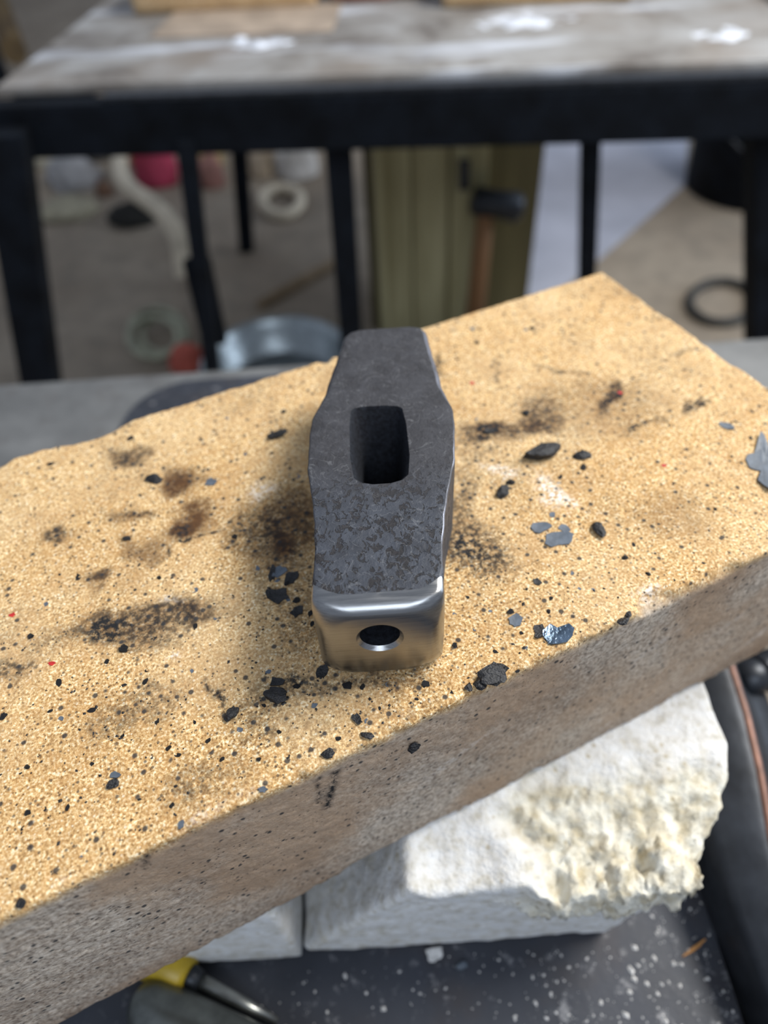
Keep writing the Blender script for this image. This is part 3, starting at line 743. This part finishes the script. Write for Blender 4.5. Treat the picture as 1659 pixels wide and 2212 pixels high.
for px, py, s, lab in ((27, 1328, 11, 'red paint speck at the left margin of the firebrick'), (112, 1433, 12, 'thin red speck left of the black soot patch'), (1020, 827, 10, 'red speck just right of the hammer shoulder'), (1340, 848, 9, 'red speck beside the dark smear at upper right'), (1435, 1006, 11, 'red speck left of the large jagged flake')):
    c0 = at(px, py); o = obj('paint_speck', flake_mesh(px_size(px, py) * s * 1.2, px, 0.0002, 1.4, 0.05), M['red'], loc=(c0[0], c0[1], -0.0001))
    tag(o, lab, 'paint speck', 'red paint specks on the firebrick')
# fine grit: far too fine to count
def grit(name, pts, sizes, mt, seed, hscale=0.5):
    r = np.random.default_rng(seed); V_, F_ = [], []
    base = np.array([[1, 0, 0], [0.2, 0.9, 0], [-0.9, 0.3, 0], [-0.3, -0.8, 0], [0.1, 0.0, 1.0]])
    tri = [(0, 1, 4), (1, 2, 4), (2, 3, 4), (3, 0, 4)]
    for P_, s in zip(pts, sizes):
        a = r.uniform(0, 6.28); c_, s_ = math.cos(a), math.sin(a); e = r.uniform(0.6, 1.6)
        b = base.copy(); b[:, 0] *= e; b[:, 2] *= hscale
        x = b[:, 0] * c_ - b[:, 1] * s_; y = b[:, 0] * s_ + b[:, 1] * c_
        k = len(V_)
        for q in range(5): V_.append((P_[0] + x[q] * s / 2, P_[1] + y[q] * s / 2, P_[2] + b[q, 2] * s / 2))
        F_ += [(k + i, k + j, k + l) for i, j, l in tri]
    return obj(name, mesh_from(name, V_, F_), mt)
rg = np.random.default_rng(3)
cand = rg.uniform(0, 1, (26000, 2)); cp = CORNER[None] - U[None] * (cand[:, :1] * (BL - .004) + .002) - V[None] * (cand[:, 1:] * (BW - .004) + .002)
sf = stain_fields(cp); dens = 0.13 + 0.30 * np.clip(sf[0], 0, 1) + 0.25 * np.clip(fbm(cp, 40, 2, 18), 0, 1)
# more grit in front of and to the lower left of the hammer
dens += 0.16 * np.exp(-((cp[:, 0] + 0.06) ** 2 / 0.004 + (cp[:, 1] - 0.09) ** 2 / 0.002)) + 0.18 * np.exp(-((cp[:, 0] - 0.01) ** 2 / 0.0016 + (cp[:, 1] - 0.10) ** 2 / 0.0012))
kp = rg.uniform(0, 1, len(cp)) < dens * 0.85
inside = (np.abs(cp[:, 0] + 0.0) < 0.02) & (cp[:, 1] > 0.096) & (cp[:, 1] < 0.204)
cp = cp[kp & ~inside]
o = grit('scale_grit', np.column_stack([cp[:, :2], np.full(len(cp), -0.00005)]), np.clip(rg.lognormal(-7.65, 0.42, len(cp)), 0.00018, 0.0013), M['clinker'], 2)
tag(o, 'fine black scale grit strewn over the firebrick top', 'grit', kind='stuff')
# glassy black bead on the front face of the brick
fp = None
r_ = RM @ np.array([891 - 829.5, 1608 - 1106.0, FPX]); dV = (CORNER - V * BW) @ V
tt = (dV - np.array([0, 0, CAMH]) @ V) / (r_ @ V); fpt = np.array([0, 0, CAMH]) + r_ * tt
o = obj('slag_bead', lump_mesh(0.0034, 77, 0.8, 1.9), M['clinker'], loc=tuple(fpt - V * 0.0002)); o.rotation_euler = (math.radians(90), math.radians(-25), ang)
tag(o, 'glassy black slag bead stuck to the front side of the firebrick', 'slag')

# crumbs on the dark plate in front
CR = [(940, 2062, 34, 'largest white brick crumb on the dark plate below the white brick'), (1000, 2085, 24, 'bluish crumb just right of the largest crumb')]
for px, py, s, lab in CR:
    c0 = at(px, py, ZPLATE); o = obj('brick_crumb', lump_mesh(px_size(px, py, ZPLATE) * s, px, 0.8, 1.3), M['crumb'] if s > 30 else M['flake'], loc=(c0[0], c0[1], ZPLATE - 0.0002))
    tag(o, lab, 'crumb', 'crumbs on the dark plate')
c0 = at(1500, 2048, ZPLATE)
o = obj('wood_splinter', flake_mesh(px_size(1500, 2048, ZPLATE) * 24, 3, 0.0008, 9.0, 0.05), simple('orange_splinter', (0.42, 0.20, 0.06), 0.8, 0, 200), loc=(c0[0], c0[1], ZPLATE)); o.rotation_euler.z = math.radians(25)
tag(o, 'orange wood splinter on the dark plate at lower right', 'splinter')
pts = []
while len(pts) < 620:
    px, py = rg.uniform(560, 1640), rg.uniform(1930, 2330)
    q = at(px, py, ZPLATE)
    if q[1] < 0.0585 and q[0] < 0.119 and rg.uniform() < 0.35 + 0.65 * (px > 1150):
        pts.append((q[0], q[1], ZPLATE - 0.0001))
    elif q[0] > 0.097 and q[0] < 0.119 and q[1] < 0.08: pts.append((q[0], q[1], ZPLATE - 0.0001))
o = grit('brick_dust', pts, np.clip(rg.lognormal(-7.2, 0.55, len(pts)), 0.0003, 0.0028), M['crumb'], 12, 0.8)
tag(o, 'white brick dust and crumbs strewn on the dark plate', 'dust', kind='stuff')

# ------------------------------------------------------------------ tools on the plate at lower left
ZP = ZPLATE
a0 = at(340, 2085, ZP + 0.010); a1 = at(408, 2108, ZP + 0.010); a2 = at(424, 2118, ZP + 0.006); a3 = at(598, 2205, ZP + 0.0030)
dr = empty('screwdriver', tuple(a1[:2]) + (ZP,), 'thin steel screwdriver with a yellow handle on the plate under the firebrick', 'screwdriver')
def dpart(name, bm, mt, par):
    o = obj(name, bm, mt, par); o.matrix_parent_inverse = Matrix.Translation((-a1[0], -a1[1], -ZP)); return o
dirn = (a1 - a3); dirn[2] = 0; dirn /= np.linalg.norm(dirn)
h0 = np.array([a1[0], a1[1], ZP + 0.0082])
dpart('handle', tube([h0 + dirn * t for t in (0, .002, .012, .05, .075, .082)], [.0055, .0076, .0080, .0078, .0074, .005], 20), M['yellow'], dr)
dpart('ferrule', tube([h0 - dirn * .005, h0 - dirn * .001, h0 + dirn * .001], [.0036, .0045, .0048], 16), M['darksteel'], dr)
tip = np.array([a3[0], a3[1], ZP + 0.0016])
dpart('shaft', tube([h0 - dirn * .003, h0 * .35 + tip * .65, tip], [.0031, .0025, .0013], 14), M['steel'], dr)
# rounded steel bar whose near end shows at the bottom
b0 = at(296, 2165, ZP + 0.006); b1 = at(640, 2330, ZP + 0.006)
bd = (b1 - b0); bd[2] = 0; bd /= np.linalg.norm(bd)
bp = [np.array([b0[0], b0[1], ZP + 0.0102]) + bd * t for t in (0, .0015, .004, .008, .02, .05, .10)]
o = obj('steel_punch', tube(bp, [.0035, .0065, .0085, .0098, .0102, .0100, .0098], 24), simple('punch_steel', (0.13, 0.14, 0.135), 0.32, 0.8, 90, 0.35, 0.1, 0.0005))
tag(o, 'thick rounded dull steel punch at the bottom edge beside the screwdriver', 'punch')

# ------------------------------------------------------------------ steel vise-like bar beside the bench on the right
path = [(0.152, 0.300), (0.1535, 0.22), (0.153, 0.165), (0.1505, 0.135), (0.147, 0.110), (0.1425, 0.086), (0.139, 0.06), (0.136, 0.02), (0.134, -0.03), (0.133, -0.10)]
zt = [-0.128, -0.128, -0.128, -0.129, -0.131, -0.134, -0.138, -0.143, -0.148, -0.152]
prof = [(-0.026, -0.030), (-0.0235, -0.004), (-0.020, 0.0), (-0.004, 0.0005), (0.0, 0.0018), (0.0035, 0.0), (0.006, -0.006), (0.012, -0.012), (0.020, -0.016), (0.026, -0.026), (0.026, -0.10), (-0.02, -0.10)]
def loft_profile(sel, close):
    bm = bmesh.new(); rs_ = []
    for (x, y), z in zip(path, zt):
        k = 1.0 if y > 0.10 else 0.45 + 0.55 * max(0, (y - 0.02) / 0.08)
        rs_.append([bm.verts.new((x + dx * (k if dx < 0 else 1), y, z + dz)) for dx, dz in sel])
    n = len(sel)
    for A, B in zip(rs_, rs_[1:]):
        for j in range(n if close else n - 1):
            f = bm.faces.new((A[j], A[(j + 1) % n], B[(j + 1) % n], B[j])); f.smooth = True
    if close: bm.faces.new(rs_[0]); bm.faces.new(rs_[-1][::-1])
    bmesh.ops.recalc_face_normals(bm, faces=bm.faces); return bm
vb = empty('vise_jaw', (0.15, 0.10, ZTAB - 0.06), 'dark steel vise jaw with a rusty curved lip right of the white brick', 'vise jaw')
for nm, sel, mt in (('jaw_body', prof, M['darksteel']),):
    o = obj(nm, loft_profile(sel, True), mt, vb); o.matrix_parent_inverse = Matrix.Translation((-0.15, -0.10, -ZTAB + 0.06))
o = obj('jaw_lip', tube([(x + 0.0005, y, z + 0.0006) for (x, y), z in zip(path, zt)], 0.0019, 12), M['rust'], vb); o.matrix_parent_inverse = Matrix.Translation((-0.15, -0.10, -ZTAB + 0.06))
o['label'] = 'rusty brown curved lip'
# threaded screw behind the jaw
s0 = at(1640, 1455, -0.14)
sc = empty('vise_screw', tuple(s0), 'threaded steel screw between the firebrick and the vise jaw at the right margin', 'screw')
th = []
for k in range(60): th.append((k * 0.0011, 0.0095 if k % 2 else 0.0080))
o = obj('thread', tube([(t, t * 0.30, 0) for t, _ in th], [r for _, r in th], 20), M['darksteel'], sc)
o = obj('screw_end', tube([(-0.012, -0.0036, 0), (-0.011, -0.0033, 0), (-0.002, -0.0006, 0), (0.0, 0, 0)], [.004, .0075, .0085, .0075], 20), M['darksteel'], sc)

# ------------------------------------------------------------------ far welding table
T0 = at(0, 190, ZBG); T1 = at(1659, 132, ZBG)
ft = empty('welding_table', (0.02, 1.4, ZFL), 'far worktable with scaled grey top and black steel frame and legs', 'table')
ta = math.atan2(T1[1] - T0[1], T1[0] - T0[0])
def tpart(name, bm, mt, rot=True):
    o = obj(name, bm, mt, ft)
    o.matrix_parent_inverse = Matrix.Translation((-0.02, -1.4, -ZFL))
    return o
TX0, TX1 = -0.522, 0.645
mid = (T0 + T1) / 2
def TP(x, d, z):                       # x along the front edge, d behind it
    t = (x - mid[0]); return (mid[0] + t * math.cos(ta) - d * math.sin(ta), mid[1] + t * math.sin(ta) + d * math.cos(ta), z)
def tbox(x0, x1, d0, d1, z0, z1, bev=0.002):
    bm = box(x0, x1, d0, d1, z0, z1, bev)
    for v in bm.verts: v.co = Vector(TP(v.co.x, v.co.y, v.co.z))
    return bm
tpart('table_top', tbox(TX0, TX1, 0.0, 0.98, ZBG - 0.012, ZBG, 0.003), M['bgtable'])
tpart('front_rail', tbox(TX0 - 0.01, TX1 + 0.02, -0.045, -0.006, ZBG - 0.082, ZBG - 0.012, 0.003), M['black'])
tpart('front_lip', tbox(TX0 + 0.17, TX1 - 0.02, -0.040, -0.012, ZBG - 0.012, ZBG - 0.005, 0.002), M['darksteel'])
tpart('rear_rail', tbox(TX0, TX1, 0.95, 0.98, ZBG - 0.08, ZBG - 0.0125, 0.003), M['black'])
for sx in (TX0 + 0.02, TX1 - 0.04): tpart('side_rail', tbox(sx, sx + 0.03, 0.0, 0.95, ZBG - 0.08, ZBG - 0.0125, 0.003), M['black'])
YL = 1.09
def leg(a, b, w, d=0.03, y=YL, foot=True, name='leg'):
    p0, p1 = onY(*a, y), onY(*b, y); v = p1 - p0
    if foot: p1 = p0 + v * ((ZFL - p0[2]) / v[2])
    return tpart(name, bar(p0, p1, w, d), M['black'])
leg((8, 285), (86, 800), 0.062, 0.05)
leg((402, 300), (448, 700), 0.026)
leg((729, 285), (757, 700), 0.040)
leg((1276, 270), (1268, 590), 0.025)
leg((1672, 270), (1660, 720), 0.075, 0.05)
# rear leg that ends on the floor
pb = at(533, 540, ZFL); pt = np.array(onY(512, 250, pb[1] - 0.02)); pt = pb + (pt - pb) * ((ZBG - 0.08 - pb[2]) / (pt[2] - pb[2]))
tpart('leg', bar(tuple(pb), tuple(pt), 0.046, 0.046), M['black'])
# gusset foot at the second leg
g0 = onY(446, 690, 1.09)
tpart('gusset', bar(onY(425, 560, 1.12), onY(465, 740, 1.12), 0.045, 0.02), M['black'])

# things on the far table
def small_brick(c, lx, ly, lz, rz, label):
    p, f = block(lx, ly, lz, 0.012, 0.006, lambda q: noise_warp(q, 0.002, 30, 3))
    m = mesh_from('brick', p, f, True)
    for nm in ('soot', 'brown', 'dust', 'grey_brown'): put_attr(m, nm, np.full(len(p), 0.06 if nm != 'grey_brown' else 0.15))
    o = obj('firebrick', m, M['brick'], loc=(c[0], c[1], ZBG)); o.rotation_euler.z = rz
    tag(o, label, 'brick', 'firebricks on the far table')
c0 = at(490, 26, ZBG); small_brick((c0[0], c0[1] + 0.06), 0.33, 0.115, 0.064, ta + 0.02, 'tan firebrick at the left on the far table top')
c0 = at(1165, 12, ZBG); small_brick((c0[0], c0[1] + 0.06), 0.315, 0.115, 0.064, ta, 'tan firebrick at the right on the far table top')
c0 = at(830, 8, ZBG); p, f = block(0.19, 0.09, 0.05, 0.012, 0.012, lambda q: noise_warp(q, 0.008, 22, 9))
o = obj('rusty_lump', mesh_from('rusty_lump', p, f, True), simple('rusty_brick_red', (0.20, 0.085, 0.06), 0.85, 0, 14, 0.4, 0.4, 0.003), loc=(c0[0], c0[1] + 0.06, ZBG)); tag(o, 'reddish brown lump between the two bricks on the far table', 'scrap')
def crust_mesh(size, seed):
    bm = bmesh.new(); bmesh.ops.create_grid(bm, x_segments=40, y_segments=40, size=0.5)
    P = np.array([v.co[:] for v in bm.verts])
    hgt = 0.55 - 1.9 * np.hypot(P[:, 0], P[:, 1] * 1.1) + 0.9 * fbm(P + seed, 4.5, 4, seed, 0.6)
    for v, q in zip(bm.verts, hgt): v.co = (v.co.x * size, v.co.y * size, float(np.clip(q, -0.05, 0.8)) * 0.06 * size)
    bmesh.ops.delete(bm, geom=[f for f in bm.faces if max(v.co.z for v in f.verts) <= 0], context='FACES')
    bmesh.ops.delete(bm, geom=[v for v in bm.verts if not v.link_faces], context='VERTS')
    m = bpy.data.meshes.new('crust'); bm.to_mesh(m); bm.free(); return m
# crusted scale piles and thin plates on the far table
for px, py, wpx, lab in ((1130, 48, 190, 'bright white flux crust before the right brick'), (1560, 75, 130, 'white flux crust at the right end of the far table'), (560, 95, 150, 'pale flux crust at the centre left of the far table'), (262, 108, 36, 'small white blob on the left of the far table'), (297, 118, 24, 'smaller white blob beside the first one')):
    c0 = at(px, py, ZBG); s = px_size(px, py, ZBG) * wpx * 1.35
    o = obj('flux_crust', crust_mesh(s, px), simple('flux_white_%d' % px, (0.62, 0.66, 0.74), 0.7, 0, 30, 0.35, 0.5, 0.004), loc=(c0[0], c0[1], ZBG - 0.001))
    for pp in o.data.polygons: pp.use_smooth = True
    tag(o, lab, 'flux crust', 'crusts on the far table')
q0 = at(500, 82, ZBG)
o = obj('thin_sheet', tbox(q0[0] - 0.16, q0[0] + 0.14, 0.22, 0.40, ZBG, ZBG + 0.003, 0.001), simple('tan_sheet', (0.36, 0.29, 0.23), 0.7, 0, 14, 0.35)); tag(o, 'thin brownish metal sheet lying on the far table', 'sheet')

# ------------------------------------------------------------------ stump with hanging hammer
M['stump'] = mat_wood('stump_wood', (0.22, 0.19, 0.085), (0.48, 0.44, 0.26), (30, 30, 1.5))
M['stumpshade'] = mat_wood('stump_wood_shaded', (0.08, 0.065, 0.025), (0.16, 0.135, 0.06), (30, 30, 1.5))  # same timber, with the shade of its side faces put into the colour
YS = 1.66
sL, sM, sR = onY(808, 450, YS)[0], onY(1052, 450, YS)[0], onY(1150, 450, YS + 0.16)[0]
st = empty('timber_stump', ((sL + sR) / 2, YS + 0.2, ZFL), 'yellow green square timber stump standing under the far table', 'stump')
def spart(name, bm, mt):
    o = obj(name, bm, mt, st); o.matrix_parent_inverse = Matrix.Translation((-(sL + sR) / 2, -YS - 0.2, -ZFL)); return o
zs = -0.30
def post(x0, x1, y0, y1, mt, n):
    spart(n, box(x0, x1, y0, y1, ZFL, zs, 0.004), mt)
wv = (sM - sL) / 3
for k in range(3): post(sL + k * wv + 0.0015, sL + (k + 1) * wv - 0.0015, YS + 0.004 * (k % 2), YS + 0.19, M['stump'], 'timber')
post(sM + 0.002, sR, YS + 0.10, YS + 0.33, M['stumpshade'], 'timber')
post(sL - 0.020, sL - 0.001, YS + 0.06, YS + 0.25, M['stumpshade'], 'timber')
hh = empty('hanging_hammer', tuple(onY(1040, 520, YS - 0.05)), 'hammer with orange brown wooden handle leaning on the stump', 'hammer')
def hpart(name, bm, mt):
    o = obj(name, bm, mt, hh); q = onY(1040, 520, YS - 0.05); o.matrix_parent_inverse = Matrix.Translation((-q[0], -q[1], -q[2])); return o
k0, k1 = onY(1052, 420, YS - 0.045), onY(1022, 720, YS - 0.035)
k1 = k0 + (k1 - k0) * ((ZFL - k0[2]) / (k1[2] - k0[2]))
hpart('handle', tube([k0, k0 * .6 + k1 * .4, k1], [.020, .022, .025], 12), mat_wood('handle_wood', (0.16, 0.075, 0.03), (0.27, 0.14, 0.06)))
c_ = onY(1070, 440, YS - 0.05)
hpart('head', tube([c_ + np.array([-.055, 0, .012]), c_ + np.array([-.048, 0, .010]), c_, c_ + np.array([.05, -.005, -.01]), c_ + np.array([.062, -.005, -.012])], [.022, .032, .030, .034, .025], 14), M['darksteel'])
hpart('strap', bar(onY(1003, 345, YS - 0.02), onY(1003, 410, YS - 0.02), 0.026, 0.012), M['darksteel'])

# ------------------------------------------------------------------ things on the floor
def wrinkled(name, px, py, wpx, hpx, col, seed, label, cat, up_m=0.10, group=None, amp=0.35):
    c0 = at(px, py + hpx / 2, ZFL); s = px_size(px, py, ZFL)
    bm = bmesh.new(); bmesh.ops.create_icosphere(bm, subdivisions=4, radius=1)
    P = np.array([v.co[:] for v in bm.verts])
    d = 1 + amp * fbm(P + seed, 1.6, 3, seed) + 0.10 * fbm(P + seed, 6, 2, seed + 3)
    Q = P * d[:, None] * np.array([wpx * s / 2, wpx * s / 2 * 0.8, up_m]); Q[:, 2] = np.maximum(Q[:, 2], -up_m * .35); Q[:, 2] -= Q[:, 2].min()
    for v, q in zip(bm.verts, Q): v.co = q
    for f_ in bm.faces: f_.smooth = True
    o = obj(name, bm, simple(name + '_%d' % seed, col, 0.9, 0, 12, 0.35, 0.5, 0.01), loc=(c0[0], c0[1], ZFL))
    return tag(o, label, cat, group)
def floor_tube(name, pix, r, mt, label, cat, z=None, closed=False, lift=None):
    z = ZFL + r if z is None else z
    pts = [at(a, b, z + (lift[i] if lift else 0)) for i, (a, b) in enumerate(pix)]
    # smooth the path
    for _ in range(2):
        n = len(pts); q = [] if closed else [pts[0]]
        for i in range(n if closed else n - 1):
            A, B = pts[i], pts[(i + 1) % n]; q += [A * .75 + B * .25, A * .25 + B * .75]
        if not closed: q.append(pts[-1])
        pts = q
    o = obj(name, tube(pts, r, 10, closed), mt); return tag(o, label, cat)
G = 'clutter on the floor'
wrinkled('rag', 95, 330, 95, 40, (0.33, 0.31, 0.25), 3, 'cream rag heap at the far left on the floor', 'rag', 0.12, G)
wrinkled('rag', 168, 385, 95, 30, (0.30, 0.30, 0.31), 5, 'grey crumpled cloth in the middle of the floor clutter', 'rag', 0.09, G)
wrinkled('dark_rag', 212, 318, 80, 40, (0.07, 0.065, 0.06), 6, 'dark cloth behind the grey crumpled cloth', 'rag', 0.12, G)
wrinkled('tan_rag', 150, 455, 120, 12, (0.31, 0.28, 0.20), 8, 'tan flattened cloth in front of the floor clutter', 'rag', 0.035, G)
wrinkled('brown_scrap', 228, 415, 36, 14, (0.14, 0.075, 0.045), 10, 'brown scrap between the cloths on the floor', 'scrap', 0.04, G)
wrinkled('red_bag', 345, 355, 82, 80, (0.34, 0.035, 0.075), 12, 'crimson red bag leaning behind the cream strap', 'bag', 0.13, G, 0.15)
wrinkled('orange_scrap', 296, 352, 26, 16, (0.34, 0.20, 0.08), 14, 'orange tan scrap left of the red bag', 'scrap', 0.06, G)
wrinkled('strap_shade', 290, 462, 100, 30, (0.012, 0.011, 0.009), 16, 'dark gap under the cream strap arch, its shade built as a black lump', 'scrap', 0.05, G)  # black lump put in for the shade in the gap under the strap
wrinkled('white_bag', 648, 345, 78, 70, (0.52, 0.50, 0.48), 18, 'white plastic bag right of the black rear leg', 'bag', 0.14, G)
wrinkled('tan_bag', 565, 352, 56, 50, (0.40, 0.33, 0.25), 20, 'tan paper sack left of the white plastic bag', 'bag', 0.12, G)
wrinkled('pink_scrap', 460, 385, 60, 30, (0.25, 0.12, 0.10), 22, 'dull pink scrap between two table legs', 'scrap', 0.08, G)
wrinkled('yellow_rag', 455, 335, 60, 40, (0.42, 0.32, 0.16), 24, 'yellowish rag between the thin leg and the rear leg', 'rag', 0.12, G)
wrinkled('red_beanie', 408, 768, 78, 46, (0.45, 0.10, 0.07), 26, 'bright red knitted hat left of the galvanised tub', 'hat', 0.05, None, 0.1)
M['strap'] = simple('cream_strap', (0.58, 0.50, 0.38), 0.8, 0, 20, 0.25)
floor_tube('cream_strap', [(262, 320), (256, 370), (275, 405), (330, 440), (372, 480), (392, 540), (398, 600)], 0.028, M['strap'], 'cream strap curving over the floor in front of the red bag', 'strap', ZFL + 0.028, False, (0.10, 0.12, 0.13, 0.14, 0.13, 0.07, 0.0))
floor_tube('tan_hoop', [(560, 430), (590, 405), (640, 410), (655, 435), (630, 465), (585, 465)], 0.018, M['strap'], 'tan hoop lying on the floor right of the rear leg', 'hoop', None, True)
M['coil'] = simple('pale_green_wire', (0.33, 0.33, 0.24), 0.5, 0.3, 20, 0.3)
for k, (dx, dy, sc_) in enumerate(((0, 0, 1.0), (14, 10, 0.8), (-8, 14, 0.9))):
    floor_tube('wire_coil', [(340 + dx + 62 * sc_ * math.cos(t), 715 + dy + 50 * sc_ * math.sin(t)) for t in [i * math.pi / 5 for i in range(10)]], 0.009, M['coil'], ['outermost pale wire coil on the floor left of the tub', 'smallest pale wire coil inside the others left of the tub', 'middle pale wire coil left of the tub'][k], 'wire coil', ZFL + 0.01 + 0.02 * k, True)
p0, p1 = at(560, 660, ZFL + 0.01), at(735, 560, ZFL + 0.01)
o = obj('wooden_stick', tube([p0, p0 * .5 + p1 * .5, p1], [.016, .018, .016], 10), mat_wood('stick_wood', (0.15, 0.10, 0.05), (0.25, 0.18, 0.11))); tag(o, 'brown wooden stick lying on the floor between two table legs', 'stick')
# galvanised tub
gc = at(596, 772, ZFL + 0.10)
rt = abs(at(752, 772, ZFL + 0.10)[0] - at(436, 772, ZFL + 0.10)[0]) / 2
tub = obj('galvanised_tub', lathe([(rt * .86, 0), (rt * .9, .004), (rt * .98, .09), (rt * 1.02, .095), (rt * 1.03, .100), (rt * 1.0, .103), (rt * .95, .098), (rt * .93, .07), (rt * .91, .066), (rt * .85, .012), (rt * .80, .008)], 64), simple('galvanised_steel', (0.36, 0.40, 0.42), 0.35, 0.8, 30, 0.3, 0.1, 0.002), loc=(gc[0], gc[1], ZFL))
tag(tub, 'round galvanised steel tub on the floor behind the hammer', 'tub')
# patch of daylight on the floor at right, put in as a thin pale slab
sp_ = [at(a, b, ZFL) for a, b in ((1100, 250), (1490, 250), (1478, 402), (1285, 570), (1120, 700), (1085, 700))]
bm = bmesh.new(); lo = [bm.verts.new((q[0], q[1], ZFL + 0.001)) for q in sp_]; hi = [bm.verts.new((q[0], q[1], ZFL + 0.005)) for q in sp_]
bm.faces.new(lo); bm.faces.new(hi[::-1])
for k in range(len(lo)): bm.faces.new((lo[k], lo[(k + 1) % len(lo)], hi[(k + 1) % len(lo)], hi[k]))
bmesh.ops.recalc_face_normals(bm, faces=bm.faces)
o = obj('daylight_patch', bm, simple('daylight_patch', (0.42, 0.43, 0.50), 0.6, 0, 3, 0.2)); tag(o, 'pale bluish daylight patch, built as a slab, on the floor right of the stump', 'sheet')
# black bucket
bc = at(1620, 440, ZFL); 
bk = empty('black_bucket', (bc[0] + 0.03, bc[1] + 0.12, ZFL), 'black bucket standing under the right end of the far table', 'bucket')
obj('shell', lathe([(.185, 0), (.20, .01), (.235, .40), (.243, .405), (.243, .418), (.23, .42), (.222, .40), (.19, .02)], 48), M['black'], bk)
obj('bail_handle', tube([(.24 * math.cos(t), -.02 - .22 * math.sin(t) * .9, .36 - .20 * math.sin(t)) for t in [i * math.pi / 14 for i in range(15)]], .006, 8), M['darksteel'], bk)
floor_tube('rubber_hose', [(1560 + 72 * math.cos(t), 652 + 46 * math.sin(t)) for t in [i * math.pi / 6 for i in range(12)]], 0.013, simple('black_rubber', (0.035, 0.033, 0.03), 0.7, 0, 20, 0.3), 'dark rubber hose ring on the floor behind the firebrick corner', 'hose', None, True)
# far left: dark crate and a leaning brown pole
cl = at(-20, 120, ZFL)
o = obj('wooden_pole', tube([at(30, 110, -0.6), at(-60, -160, -0.6)], [.05, .05], 14), mat_wood('pole_wood', (0.05, 0.03, 0.012), (0.14, 0.09, 0.035), (12, 1.5, 12))); tag(o, 'brown wooden pole beyond the left end of the far table', 'pole')
cr = at(25, 60, -0.75)
o = obj('dark_crate', box(cr[0] - 0.9, cr[0] - 0.06, cr[1] - 1.1, cr[1] - 0.1, ZFL, -0.66, 0.01), M['black']); tag(o, 'dark crate on the floor beyond the left end of the far table', 'crate')
